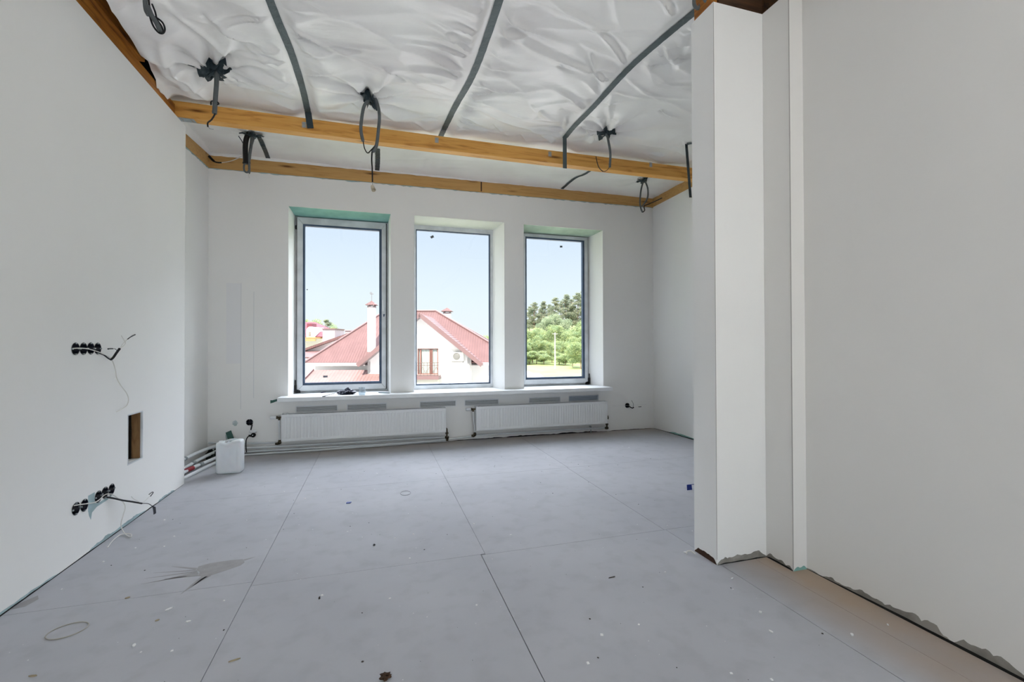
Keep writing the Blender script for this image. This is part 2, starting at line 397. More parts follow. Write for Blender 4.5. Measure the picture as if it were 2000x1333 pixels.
def film_edge(y):       # where the film stops short of the left wall, past the end of the partition nothing is open
    y = np.asarray(y, float)
    return np.interp(y, [-4, 2.2, 2.9, 3.3, 3.7, 4.05, 4.25, 6], [-1.48, -1.47, -1.475, -1.50, -1.545, -1.60, -1.66, -1.80])
def make_film():
    ys = np.concatenate([np.arange(YREAR, YCUT, 0.12), np.arange(YCUT, YB+0.001, 0.0125), [YB+0.01]])
    nx = 420; t = np.linspace(0, 1, nx)
    X = np.array([film_edge(y)+(XRF+0.03-film_edge(y))*t for y in ys]); Y = np.repeat(ys[:, None], nx, 1)
    Zz = film_h(X, Y)
    verts = np.stack([X, Y, Zz], -1).reshape(-1, 3)
    ny = len(ys); idx = np.arange(ny*nx).reshape(ny, nx)
    f = np.stack([idx[:-1, :-1], idx[1:, :-1], idx[1:, 1:], idx[:-1, 1:]], -1).reshape(-1, 4)
    me = bpy.data.meshes.new('ceiling'); me.from_pydata(verts.tolist(), [], f.tolist())
    me.polygons.foreach_set('use_smooth', [True]*len(f)); me.update(); me.materials.append(M_FILM)
    o = bpy.data.objects.new('ceiling', me); COL.objects.link(o); struct(o); return o
make_film()
def fz(x, y, d=0.004): return float(film_h(np.array([x]), np.array([y]))[0])-d

# roof deck over the film
struct(MB().box(-2.3, 4.3, YREAR-0.15, 6.3, 3.62, 3.80).build('roof', M_WOODD))

# ------------------------------------------------------------------ floor: 1.2 m boards with open joints
fb = MB()
def board(x0, x1, y0, y1, g=0.0012):
    fb.box(x0+g, x1-g, y0+g, y1-g, -0.012, 0.0)
XE = XRF
for (x0, x1, ys) in ((XLR, -0.6, [YREAR, -1.9, 0.35, 2.60, 4.08, YB]), (-0.6, 0.575, [YREAR, -0.4, 1.1, 2.56, 4.10, YB])):
    for a, b in zip(ys[:-1], ys[1:]): board(x0, x1, a, b)
fb.box(0.5775, 1.7985, YREAR, 2.549, -0.012, 0)
fb.box(0.6015, 1.7885, 2.552, 4.119, -0.012, 0); fb.box(0.5735, 0.5995, 2.563, 4.098, -0.012, 0)
fb.box(0.6015, 1.80, 4.122, YB, -0.012, 0); fb.box(0.5735, 0.5995, 4.102, YB, -0.012, 0)
fb.box(1.7915, XE, 2.552, 4.119, -0.012, 0); fb.box(1.803, XE, 4.122, YB, -0.012, 0)
fb.box(1.8015, 2.030, YREAR, 2.549, -0.012, 0); fb.box(2.0315, XE, YREAR, 2.549, -0.012, 0)
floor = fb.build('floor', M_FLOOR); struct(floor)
tag(MB().box(-2.0, 4.0, YREAR-0.1, 6.1, -0.20, -0.013).build('subfloor', M_DARK, floor))

# ------------------------------------------------------------------ wall openings
UPS = [(3.109, 1.186), (3.180, 1.186), (3.249, 1.187), (3.318, 1.186)]
LOWS = [(3.122, 0.297), (3.197, 0.291), (3.334, 0.296), (3.403, 0.299), (3.476, 0.297)]
def mx(v): return lambda a, b, t: (v+t, a, b)      # plane x = v, (y, z)
def my(v): return lambda a, b, t: (a, v+t, b)      # plane y = v, (x, z)

NICHE = [(3.672, 0.402), (3.873, 0.402), (3.873, 0.735), (3.672, 0.735)]
lw = MB().prism([(YREAR, 0.0), (YJ, 0.0), (YJ, ZW), (YREAR, ZW)], mx(XL), 0, -0.10,
                [NICHE]+[circle(a, b, 0.033) for a, b in UPS+LOWS])
lw.box(XLR-0.05, XL-0.09, YJ-0.02, YJ, 0, ZW)
wall_left = lw.build('wall_left', M_WALL); struct(wall_left)
nb = MB(); nb.prism([(3.66, 0.39), (4.0, 0.39), (4.0, 0.75), (3.66, 0.75)], mx(XL), -0.10, -0.24).build('niche_back', M_DARK, wall_left)
MB().box(XL-0.062, XL-0.013, 3.862, 3.872, 0.404, 0.733).build('wood_stud', M_WOODZ, wall_left)
MB().box(XL-0.099, XL-0.062, 3.855, 3.8725, 0.403, 0.734).build('niche_lining', MATS.get('brown_wool') or mat('brown_wool', (0.02, 0.014, 0.009), 0.95, bump=1.0, bscale=60), wall_left)
MB().prism([(3.668, 0.398), (3.877, 0.398), (3.877, 0.739), (3.668, 0.739)], mx(XL), 0.0012, -0.012,
           [[(3.676, 0.406), (3.869, 0.406), (3.869, 0.731), (3.676, 0.731)]]).build('niche_edge', M_PVC, wall_left)
# ragged blue board edge and gap along the foot of the left wall
def ragged(y0, y1, h0, h1, n, seed, lo=0.0):
    n = max(n, 24); p = [(y0, lo)]
    q = np.linspace(0, n/5.0, n+1); nz = 0.5+0.45*vnoise(q, q*0+seed*3.7, seed)+0.25*vnoise(q*3.1, q*0+seed, seed+1)
    class rr_:
        k = -1
        def random(s_): s_.k += 1; return float(min(1.15, max(0.0, nz[s_.k])))
    rr = rr_()
    for i in range(n+1):
        t = i/n; e = min(1, 6*min(t, 1-t)+0.15); p.append((y0+(y1-y0)*t, lo+(h0+(h1-h0)*rr.random())*e))
    p.append((y1, lo)); return p
MB().prism(ragged(3.20, 3.95, 0.014, 0.030, 60, 1), mx(XL), 0.0, 0.0012).build('board_edge', M_SMEARB, wall_left)
MB().prism(ragged(4.10, 4.42, 0.010, 0.024, 34, 2), mx(XL), 0.0, 0.0012).build('board_edge', M_SMEARB, wall_left)
MB().prism(ragged(2.5, 3.02, 0.008, 0.022, 18, 5), mx(XL), 0.0, 0.0012).build('board_edge', M_SMEARB, wall_left)
MB().prism(ragged(1.0, 4.60, 0.002, 0.009, 120, 3), mx(XL), 0.0, 0.0018).build('base_gap', M_DARK, wall_left)
# bare teal patch between the low sockets
MB().prism([(3.235, 0.332), (3.298, 0.334), (3.298, 0.268), (3.34, 0.258), (3.50, 0.262), (3.43, 0.245), (3.32, 0.24), (3.272, 0.222), (3.262, 0.185), (3.246, 0.212), (3.236, 0.245)],
           mx(XL), 0.0, 0.0008, ).build('bare_patch', M_SMEARB, wall_left)

# recess wall, back wall, far right wall, partition, right wall, rear wall
wr_ = MB().box(XLR-0.12, XLR, YJ-0.02, YB+0.3, 0, 3.16); wall_recess = struct(wr_.build('wall_left_recess', M_WALL))
MB().prism([(YJ, 3.10), (5.69, 3.15)]+[(5.69-(5.69-YJ)*i/30, 3.142-0.050*i/30-0.012*random.random()) for i in range(31)], mx(XLR), 0, 0.0015).build('board_edge', M_SMEARB, wall_recess)

WIN = [dict(o=(-0.962, 0.168, 2.80), i=(-0.935, 0.143, 2.765), g=(-0.826, 0.036, 0.752, 2.650), f=(-0.915, 0.115), lin=M_GREEN),
       dict(o=(0.445, 1.600, 2.805), i=(0.470, 1.515, 2.765), g=(0.503, 1.466, 0.698, 2.695), f=None, lin=M_CREAM),
       dict(o=(1.865, 3.024, 2.80), i=(1.92, 2.945, 2.765), g=(1.998, 2.845, 0.752, 2.686), f=None, lin=M_GREENP)]
ZS = 0.63
VENTS = [((579, 796.5), (658, 795)), ((679, 792.5), (754, 791)), ((821, 787), (889.5, 787)), ((908.6, 786), (973, 783)), ((1034, 781), (1093.5, 779)), ((1112, 778.5), (1168, 775.5))]
vx = [(onY(a[0], a[1], YB).x, onY(b[0], b[1], YB).x) for a, b in VENTS]
VZ = 0.442
SOCKL = (-1.350, 0.349); SOCKR = (onY(1225, 792.5, YB).x, onY(1225, 792.5, YB).z)
holes = [[(w['o'][0], ZS-0.05), (w['o'][1], ZS-0.05), (w['o'][1], w['o'][2]), (w['o'][0], w['o'][2])] for w in WIN]
holes += [circle(*SOCKL, 0.033), circle(*SOCKR, 0.033)]
holes += [[(a, VZ), (b, VZ), (b, VZ+0.060), (a, VZ+0.060)] for a, b in vx]
bw = MB().prism([(XLR-0.1, 0), (XRF+0.1, 0), (XRF+0.1, 3.40), (XLR-0.1, 3.40)], my(YB), 0, 0.06, holes)
bw.prism([(XLR-0.1, 0), (XRF+0.1, 0), (XRF+0.1, 3.62), (XLR-0.1, 3.62)], my(6.06), 0, 0.04,
         [[(w['i'][0], 0.60), (w['i'][1], 0.60), (w['i'][1], w['i'][2]), (w['i'][0], w['i'][2])] for w in WIN])
wall_back = struct(bw.build('wall_back', M_WALL))
MB().prism(ragged(0.9, 3.08, 0.004, 0.020, 90, 8), my(YB), 0, -0.002).build('base_gap', M_DARK, wall_back)
MB().prism(ragged(3.1, 3.83, 0.002, 0.010, 40, 9), my(YB), 0, -0.002).build('base_gap', M_DARK, wall_back)
MB().prism(ragged(-1.75, 0.9, 0.004, 0.012, 60, 10), my(YB), 0, -0.002).build('base_gap', M_DARK, wall_back)
for (p0, p1, h, s_) in (((455, 822), (463, 832), 0, 0), ((441, 845), (452, 862), 1, 0)):
    a = onY(p0[0], p0[1], YB); b = onY(p1[0], p1[1], YB)
    r_ = random.Random(int(p0[0])); pts = [((a.x+b.x)/2+(b.x-a.x)*0.7*math.cos(t)*(0.7+0.5*r_.random()), (a.z+b.z)/2+(a.z-b.z)*0.5*math.sin(t)*(0.7+0.5*r_.random())) for t in [2*PI*i/14 for i in range(14)]]
    MB().prism(pts, my(YB), 0, -0.0008).build('filler_spot', mat('pale_teal_filler%d' % int(p0[0]), (0.40, 0.50, 0.50), 0.8, var2=(0.62, 0.67, 0.68), vscale=30), wall_back)
M_SCORE = mat('filler_band', (0.72, 0.73, 0.74), 0.85)
for (px, y0, y1, w) in ((471, 553, 800, 0.003), (496, 570, 778, 0.003)):
    a = onY(px, y0, YB); b = onY(px-3, y1, YB)
    MB().prism([(a.x-w, b.z), (a.x+w, b.z), (a.x+w, a.z), (a.x-w, a.z)], my(YB), 0, -0.0006).build('filler_line', M_SCORE, wall_back)
a = onY(442, 553, YB); b = onY(471, 640, YB)
MB().prism([(a.x, b.z-0.4), (b.x, b.z-0.4), (b.x, a.z), (a.x, a.z)], my(YB), 0, -0.0005).build('filler_patch', mat('filler_patch', (0.84, 0.84, 0.85), 0.85), wall_back)
a = onY(1195, 793.5, YB); b = onY(1262, 791, YB)
MB().prism([(a.x, a.z-0.002), (b.x, a.z-0.002), (b.x, a.z+0.001), (a.x, a.z+0.001)], my(YB), 0, -0.0006).build('board_joint', M_SCORE, wall_back)

# reveals: splayed quads, head lining of bare board
for n, w in enumerate(WIN, 1):
    xo0, xo1, zo = w['o']; xi0, xi1, zi = w['i']; y0, y1 = YB-0.0008, 6.075
    yi = 5.975
    def lerp(a, b): return a+(b-a)*(y1-YB)/(yi-YB)
    xo0 += 0.001; xo1 -= 0.001
    X0, X1, Z1 = lerp(xo0, xi0), lerp(xo1, xi1), lerp(zo, zi)
    MB().add([(xo0, y0, 0.56), (xo0, y0, zo), (X0, y1, Z1), (X0, y1, 0.56)], [(0, 1, 2, 3)]).build('reveal', M_WALL, wall_back, fix=False)
    MB().add([(xo1, y0, 0.56), (xo1, y0, zo), (X1, y1, Z1), (X1, y1, 0.56)], [(0, 3, 2, 1)]).build('reveal', M_WALL, wall_back, fix=False)
    nseg = 24; top = []
    for i in range(nseg+1):
        t = i/nseg; top.append((xo0+(xo1-xo0)*t, y0+0.006+(0.008*random.random() if w['lin'] is not M_CREAM else 0), zo-0.003))
    vs = top+[(X0+(X1-X0)*i/nseg, y1, Z1-0.003) for i in range(nseg+1)]
    MB().add(vs, [(i, i+1, nseg+2+i, nseg+1+i) for i in range(nseg)]).build('head_lining', w['lin'], wall_back, fix=False)
    vs = [(xo0, y0, zo-0.001), (xo1, y0, zo-0.001), (X1, y1, Z1-0.001), (X0, y1, Z1-0.001)]
    MB().add(vs, [(0, 1, 2, 3)]).build('head_reveal', M_CREAM, wall_back, fix=False)

fr = struct(MB().box(XRF, XRF+0.1, 2.2, YB+0.4, 0, 3.25).build('wall_far_right', M_WALL))
MB().prism(ragged(3.6, 5.68, 0.006, 0.018, 60, 12), mx(XRF), 0, -0.002).build('base_gap', M_DARK, fr)
MB().prism(ragged(4.75, 5.35, 0.02, 0.035, 30, 13), mx(XRF), 0, -0.001).build('board_edge', M_GREEN, fr)

pw = struct(MB().box(XC, XRF+0.1, YP0, YP1, 0.0, ZWR).build('wall_partition', M_WALL))
rw = MB().prism([(XR1, YP0-0.001), (XR1, YR1), (XR2, YR1), (XR2, YREAR), (XR2+0.12, YREAR), (XR2+0.12, YP0-0.001)], lambda a, b, t: (a, b, t), 0.0, ZWR)
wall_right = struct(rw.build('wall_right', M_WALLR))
# ragged unpainted filler and dark gap at the foot of these walls
MB().prism(ragged(YREAR+2.6, YR1, 0.008, 0.050, 260, 21), mx(XR2), -0.0, -0.0012).build('bare_filler', M_SMEAR, wall_right)
MB().prism(ragged(YREAR+2.6, YR1, 0.010, 0.013, 110, 22), mx(XR2), -0.0, -0.0022).build('base_gap', M_DARK, wall_right)
MB().prism(ragged(XR1, XR2, 0.012, 0.02, 10, 25), my(YR1), 0, -0.0012).build('green_edge', M_GREEN, wall_right)
MB().prism(ragged(YR1, YP0, 0.010, 0.035, 14, 23), mx(XR1), -0.0, -0.0012).build('bare_filler', M_SMEAR, wall_right)
MB().prism(ragged(YR1, YP0, 0.008, 0.011, 14, 24), mx(XR1), -0.0, -0.0022).build('base_gap', M_DARK, wall_right)
MB().prism(ragged(XC+0.003, XR1, 0.024, 0.050, 40, 26), my(YP0), 0, -0.0012).build('bare_filler', M_SMEAR, pw)
MB().prism(ragged(XC+0.003, XR1, 0.003, 0.008, 20, 27), my(YP0), 0, -0.0022).build('base_gap', M_DARK, pw)
MB().prism(ragged(YP0+0.002, YP1-0.004, 0.020, 0.034, 10, 28), mx(XC), 0, -0.0015).build('open_foot', mat('brown_cavity', (0.07, 0.035, 0.02), 0.9, var=0.5, vscale=30), pw)
MB().bar((XR1-0.0005, YR1, 0.0), (XR1-0.0005, YR1, ZWR), 0.003, 0.003).build('corner_bead', mat('corner_line', (0.42, 0.40, 0.38), 0.8), wall_right)
MB().bar((XC, YP0-0.0003, 0.03), (XC, YP0-0.0003, ZWR), 0.002, 0.002).build('corner_bead', MATS['corner_line'], pw)
struct(MB().bar((XL, YJ-0.0003, 0.0), (XL, YJ-0.0003, ZW), 0.002, 0.002).build('corner_bead', M_WALL, wall_left))

# rear wall behind the viewpoint, its wide opening added to let in fill light
rear = MB().prism([(XL-0.1, 0), (XR2+0.1, 0), (XR2+0.1, 3.62), (XL-0.1, 3.62)], my(YREAR), 0, -0.15, [[(-0.35, 0.12), (2.05, 0.12), (2.05, 2.40), (-0.35, 2.40)]])
struct(rear.build('wall_rear', M_WALL))
w4 = thing('window_4', (0.3, YREAR-0.1, 0.12), 'wide unseen opening added behind the viewpoint to let in fill light', 'window', kind='structure')
f4 = MB()
for x in (-0.32, 0.85, 2.02): f4.box(x-0.03, x+0.03, YREAR-0.13, YREAR-0.06, 0.12, 2.40)
f4.box(-0.35, 2.05, YREAR-0.13, YREAR-0.06, 0.12, 0.18); f4.box(-0.35, 2.05, YREAR-0.13, YREAR-0.06, 2.34, 2.40)
f4.build('frame', M_PVC, w4)

# ------------------------------------------------------------------ windows
def ring(mb, x0, x1, z0, z1, X0, X1, Z0, Z1, yo, yi):
    """mitred ring between outer rect (X0..) at depth yo and inner rect (x0..) at depth yi"""
    o = [(X0, yo, Z0), (X1, yo, Z0), (X1, yo, Z1), (X0, yo, Z1)]; i = [(x0, yi, z0), (x1, yi, z0), (x1, yi, z1), (x0, yi, z1)]
    mb.add(o+i, [(k, (k+1) % 4, 4+(k+1) % 4, 4+k) for k in range(4)])
def window(n, w, label):
    g = w['g']; xi0, xi1, zi = w['i']
    t = thing('window_%d' % n, ((xi0+xi1)/2, 6.0, ZS), label, 'window', kind='structure')
    fx0, fx1, fz0, fz1 = xi0-0.03, xi1+0.03, 0.585, zi+0.03
    frm = MB()
    if n == 2:
        ix0, ix1, iz0, iz1 = g[0]-0.012, g[1]+0.016, g[2]-0.016, g[3]+0.012
        frm.prism([(fx0, fz0), (fx1, fz0), (fx1, fz1), (fx0, fz1)], my(5.975), 0, 0.075, [[(ix0, iz0), (ix1, iz0), (ix1, iz1), (ix0, iz1)]])
        frm.build('frame', M_PVC, t)
        gk = MB(); gk.prism([(ix0, iz0), (ix1, iz0), (ix1, iz1), (ix0, iz1)], my(5.984), 0, 0.03, [[(g[0], g[2]), (g[1], g[2]), (g[1], g[3]), (g[0], g[3])]])
        gk.build('gasket', M_GASKET, t)
    else:
        ix0, ix1, iz0, iz1 = xi0+0.028, xi1-0.030, ZS+0.030, zi-0.022
        frm.prism([(fx0, fz0), (fx1, fz0), (fx1, fz1), (fx0, fz1)], my(5.985), 0, 0.075, [[(ix0, iz0), (ix1, iz0), (ix1, iz1), (ix0, iz1)]])
        frm.build('frame', M_PVC, t)
        # sash of four mitred rails standing proud of the frame
        sx0, sx1, sz0, sz1 = ix0-0.004, ix1+0.004, iz0-0.004, iz1+0.004
        sash = MB(); gx0, gx1, gz0, gz1 = g[0]-0.022, g[1]+0.030, g[2]-0.030, g[3]+0.022
        my_ = 0.0018
        rails = [[(sx0+my_, sz0), (sx1-my_, sz0), (gx1-my_, gz0), (gx0+my_, gz0)], [(sx1, sz0+my_), (sx1, sz1-my_), (gx1, gz1-my_), (gx1, gz0+my_)],
                 [(sx1-my_, sz1), (sx0+my_, sz1), (gx0+my_, gz1), (gx1-my_, gz1)], [(sx0, sz1-my_), (sx0, sz0+my_), (gx0, gz0+my_), (gx0, gz1-my_)]]
        for r_ in rails: sash.prism(r_, my(5.955), 0, 0.07)
        so = sash.build('sash', M_PVC, t)
        MB().prism([(sx0+0.01, sz0+0.01), (sx1-0.01, sz0+0.01), (sx1-0.01, sz1-0.01), (sx0+0.01, sz1-0.01)], my(5.972), 0, 0.04, [[(gx0-0.004, gz0-0.004), (gx1+0.004, gz0-0.004), (gx1+0.004, gz1+0.004), (gx0-0.004, gz1+0.004)]]).build('sash_core', M_DARK, so)
        gk = MB(); gk.prism([(gx0, gz0), (gx1, gz0), (gx1, gz1), (gx0, gz1)], my(5.966), 0, 0.045, [[(g[0], g[2]), (g[1], g[2]), (g[1], g[3]), (g[0], g[3])]])
        gk.build('gasket', M_GASKET, so)
        # dark slit between sash and frame
        MB().prism([(sx0-0.010, sz0-0.006), (sx1+0.010, sz0-0.006), (sx1+0.010, sz1+0.006), (sx0-0.010, sz1+0.006)], my(5.982), 0, 0.004,
                   [[(sx0, sz0), (sx1, sz0), (sx1, sz1), (sx0, sz1)]]).build('slit', M_DARK, t)
        hs = MB(); hx = sx0-0.014 if n == 1 else sx1+0.012
        hs.box(hx-0.010, hx+0.012, 5.93, 5.975, ZS+0.012, ZS+0.10); hs.tube([(hx, 5.94, ZS+0.10), (hx, 5.94, ZS+0.16)], 0.008)
        hs.prism([(hx-0.008, ZS+0.006), (hx+0.055*(1 if n == 1 else -1), ZS+0.004), (hx+0.05*(1 if n == 1 else -1), ZS+0.035), (hx, ZS+0.05)], my(5.95), 0, 0.01)
        hs.build('hinge', M_BLACK, t)
        if n == 1:
            h2 = MB().box(hx-0.006, hx+0.010, 5.945, 5.98, zi-0.16, zi-0.12); h2.bar((hx-0.006, 5.95, zi-0.02), (hx-0.006, 5.95, zi-0.15), 0.003, 0.003); h2.bar((hx+0.008, 5.95, zi-0.02), (hx+0.008, 5.95, zi-0.15), 0.003, 0.003)
            h2.build('hinge', M_BLACK, t)
            hd = MB(); p = onY(748, 603, 5.95)
            hd.box(p.x-0.014, p.x+0.014, 5.942, 5.956, p.z-0.035, p.z+0.035)
            hd.tube([(p.x, 5.945, p.z-0.02), (p.x, 5.915, p.z-0.02)], 0.010)
            hd.tube(smooth_path([(p.x, 5.912, p.z-0.024), (p.x-0.002, 5.906, p.z+0.03), (p.x-0.006, 5.912, p.z+0.105)]), [0.011]*8+[0.009]*9)
            ho = hd.build('handle', M_WHITEP, so)
            q = onY(750, 617, 5.954); MB().prism([(q.x-0.012, q.z+0.018), (q.x+0.014, q.z+0.020), (q.x+0.002, q.z-0.015), (q.x-0.006, q.z-0.015)], my(5.954), 0, -0.002).build('lock_notch', M_GASKET, so)
    MB().add([(g[0]-0.01, 5.995, g[2]-0.01), (g[1]+0.01, 5.995, g[2]-0.01), (g[1]+0.01, 5.995, g[3]+0.01), (g[0]-0.01, 5.995, g[3]+0.01)], [(0, 1, 2, 3)]).build('pane', M_GLASS, t)
    return t
wl = ['left window over the sill with a lever handle, under a teal board head', 'middle fixed window under a cream head, facing the white gable', 'right window under a pale green head, facing the wooded hill']
wins = [window(i+1, w, wl[i]) for i, w in enumerate(WIN)]
for wi, px, py, sz, rot in ((0, 635.5, 736, (0.026, 0.012), 0.0), (0, 600, 566, (0.006, 0.006), 0.0), (1, 844, 463, (0.022, 0.015), 0.5), (2, 1096, 482, (0.019, 0.013), 0.0)):
    p = onY(px, py, 5.993); c, s_ = math.cos(rot), math.sin(rot)
    pts = [(p.x+a*sz[0]*c-b*sz[1]*s_, p.z+a*sz[0]*s_+b*sz[1]*c) for a, b in ((-1, -1), (1, -1), (1, 1), (-1, 1))]
    MB().prism(pts, my(5.993), 0, -0.0006).build('sticker', MATS.get('grey_sticker') or mat('grey_sticker', (0.14, 0.16, 0.19), 0.6), wins[wi])

# windowsill
sl = MB().prism([(-1.035, 5.478), (3.055, 5.478), (3.055, YB+0.001), (-1.035, YB+0.001)], lambda a, b, t: (a, b, t), 0.585, ZS)
for w in WIN: sl.box(w['o'][0], w['o'][1], YB, 5.975, 0.585, ZS)
sill = sl.build('windowsill', M_SILL, base=(1.0, 5.6, 0.585)); tag(sill, 'long white windowsill board running under all three windows', 'windowsill', kind='thing')
bv = sill.modifiers.new('b', 'BEVEL'); bv.width = 0.004; bv.segments = 2; bv.limit_method = 'ANGLE'

# ------------------------------------------------------------------ vents
for i, (a, b) in enumerate(vx):
    t = thing('wall_vent', ((a+b)/2, YB, VZ), ['left end grille, above the left radiator', 'second grille from the left wall, above the left radiator', 'grille above the right end of the left radiator', 'grille above the valve end of the right radiator', 'grille above the middle of the right radiator', 'bluish grille above the far end of the right radiator'][i].replace('grille', 'slim slotted wall grille', 1), 'vent', 'wall grilles above the radiators')
    MB().prism([(a-0.010, VZ-0.010), (b+0.010, VZ-0.010), (b+0.010, VZ+0.070), (a-0.010, VZ+0.070)], my(YB), -0.003, 0.0, [[(a, VZ), (b, VZ), (b, VZ+0.060), (a, VZ+0.060)]]).build('frame', M_RAD if i != 5 else M_PVC, t)
    s_ = MB()
    for k in range(4): s_.add([(a, YB-0.002, VZ+0.004+k*0.015), (b, YB-0.002, VZ+0.004+k*0.015), (b, YB+0.010, VZ+0.014+k*0.015), (a, YB+0.010, VZ+0.014+k*0.015)], [(0, 1, 2, 3)])
    s_.build('slats', M_WHITEP if i != 5 else MATS.get('blue_white') or mat('blue_white', (0.60, 0.68, 0.78), 0.4), t)
    MB().box(a, b, YB+0.02, YB+0.05, VZ, VZ+0.06).build('duct', mat('duct_grey%d' % i, (0.16, 0.17, 0.19), 0.8), t)

# ------------------------------------------------------------------ radiators
def radiator(x0, x1, z0, z1, label):
    yf, yb_ = 5.552, 5.655
    t = thing('radiator', ((x0+x1)/2, 5.61, z0), label, 'radiator', 'panel radiators under the windows')
    fp = MB(); n = int(round((x1-x0-0.05)/0.0345)); xs = [x0, x0+0.020]; ds = [0, 0]
    pitch = (x1-x0-0.05)/n
    for k in range(n):
        b = x0+0.025+k*pitch
        for u, d in ((0.10, 0.0), (0.28, 0.004), (0.72, 0.004), (0.90, 0.0)): xs.append(b+u*pitch); ds.append(d)
    xs += [x1-0.020, x1]; ds += [0, 0]
    rows = [(z0, 0), (z0+0.026, 0), (z0+0.036, 1), (z1-0.036, 1), (z1-0.026, 0), (z1, 0)]
    vs = []; N = len(xs)
    for z, f_ in rows:
        for x, d in zip(xs, ds): vs.append((x, yf+d*f_, z))
    fp.add(vs, [(r*N+i, r*N+i+1, (r+1)*N+i+1, (r+1)*N+i) for r in range(len(rows)-1) for i in range(N-1)])
    fp.build('front_panel', M_RAD, t, fix=False)
    MB().box(x0, x1, yb_-0.008, yb_, z0, z1).build('back_panel', M_RAD, t)
    for x in (x0-0.001, x1-0.002): MB().box(x, x+0.003, yf+0.001, yb_, z0, z1).build('side_cover', M_RAD, t)
    MB().box(x0+0.003, x1-0.003, yf+0.009, yf+0.02, z0+0.006, z1-0.005).build('inner_tank', M_RAD, t)
    gr = MB(); m_ = int((x1-x0-0.08)/0.012)
    for k in range(m_): gr.box(x0+0.04+k*0.012, x0+0.046+k*0.012, yf+0.018, yb_-0.010, z1-0.006, z1-0.002)
    gr.box(x0+0.003, x1-0.003, yf+0.012, yf+0.02, z1-0.006, z1-0.001)
    gr.build('top_grille', M_RAD, t)
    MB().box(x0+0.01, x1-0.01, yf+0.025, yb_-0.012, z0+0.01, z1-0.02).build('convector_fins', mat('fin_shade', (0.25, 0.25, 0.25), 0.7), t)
    for x in (x0+0.25, x1-0.25): MB().box(x-0.015, x+0.015, yb_, YB, z0+0.02, z1-0.02).build('wall_bracket', M_STEEL, t)
    # thermostatic valve with white head at the top left
    ym = (yf+yb_)/2; zt = z1-0.035
    v = MB().tube([(x0, ym, zt), (x0-0.045, ym, zt)], 0.011); v.tube([(x0-0.030, ym, zt-0.03), (x0-0.030, ym, zt+0.008)], 0.013); v.lathe((x0-0.045, ym, zt), (-1, 0, 0), [(0, 0.0), (0, 0.017), (0.014, 0.017), (0.014, 0)])
    vo = v.build('valve', M_BRASS, t)
    MB().lathe((x0-0.056, ym, zt), (-1, 0, 0), [(0, 0.0), (0, 0.015), (0.01, 0.019), (0.055, 0.019), (0.066, 0.015), (0.068, 0)]).build('thermostat_head', M_WHITEP, vo)
    MB().lathe((x0+0.055, ym-0.01, z1-0.006), (0, 0, 1), [(0, 0), (0, 0.012), (0.016, 0.012), (0.020, 0.008), (0.020, 0)]).build('air_vent_cap', M_WHITEP, t)
    # return elbow at the lower right
    e_ = MB().tube(smooth_path([(x1, ym, z0+0.030), (x1+0.016, ym, z0+0.030), (x1+0.018, ym, z0-0.02), (x1+0.018, ym, z0-0.058)]), 0.011)
    e_.lathe((x1+0.018, ym, z0-0.03), (0, 0, 1), [(0, 0.0), (0, 0.019), (0.02, 0.019), (0.02, 0)]); e_.lathe((x1+0.002, ym, z0+0.03), (1, 0, 0), [(0, 0), (0, 0.018), (0.014, 0.018), (0.014, 0)])
    e_.build('return_elbow', M_BRASS, t)
    return t, ym, zt
r1, ym, zt1 = radiator(-1.006, 0.817, 0.138, 0.436, 'white panel radiator under the left and middle windows')
r2, _, zt2 = radiator(1.194, 3.012, 0.134, 0.434, 'white panel radiator under the middle and right windows')

# pipes along the skirting
def pipe(pts, r, label, m=M_PIPE, group='heating pipes along the back wall', clips=None):
    b = Vector(pts[0]); b.z = min(Vector(p).z for p in pts)
    o = MB().tube(smooth_path(pts, 6), r, 10).build('heating_pipe', m, base=b)
    tag(o, label, 'pipe', group)
    return o
p1 = pipe([(-1.036, ym, zt1-0.03), (-1.034, ym, 0.25), (-1.030, ym, 0.135), (-1.028, ym+0.01, 0.118)], 0.009, 'short white riser pipe at the valve end of the left radiator', M_WHITEP)
def fitting(par, c, m=M_BRASS, ax=(1, 0, 0), r=0.019, l=0.045):
    mb = MB(); c = Vector(c); a = Vector(ax)
    mb.lathe(c-a*l/2, ax, [(0, 0), (0, r*0.8), (l*0.3, r*0.8), (l*0.3, r), (l*0.7, r), (l*0.7, r*0.8), (l, r*0.8), (l, 0)], 12)
    return mb.build('fitting', m, par)
fitting(p1, (-1.030, ym, 0.128), ax=(0, 0, 1)); fitting(p1, (-1.055, ym+0.01, 0.108), r=0.014)
p2 = pipe([(1.163, ym, zt2-0.03), (1.172, ym, 0.25), (1.185, ym, 0.12), (1.185, ym, 0.075)], 0.009, 'short white riser pipe at the valve end of the right radiator', M_WHITEP)
fitting(p2, (1.185, ym, 0.085), ax=(0, 0, 1)); fitting(p2, (1.165, ym, 0.066))
p3 = pipe([(-1.74, 5.665, 0.150), (-1.45, 5.665, 0.124), (-1.08, 5.665, 0.112)], 0.010, 'thin pale pipe from the corner to the left radiator riser')
p4 = pipe([(-1.70, 5.60, 0.085), (-1.0, 5.62, 0.075), (-0.2, 5.63, 0.070), (0.40, 5.63, 0.072), (0.83, 5.625, 0.066)], 0.012, 'upper pale pipe running beneath the left radiator')
fitting(p4, (0.835, ym, 0.068)); fitting(p4, (0.837, ym, 0.045), ax=(0, 0, 1))
p5 = pipe([(-1.70, 5.62, 0.040), (-1.0, 5.63, 0.034), (-0.2, 5.61, 0.030), (0.5, 5.60, 0.030), (0.95, 5.61, 0.045), (1.16, 5.615, 0.062)], 0.012, 'lower pale pipe rising from beneath the left radiator to the right one')
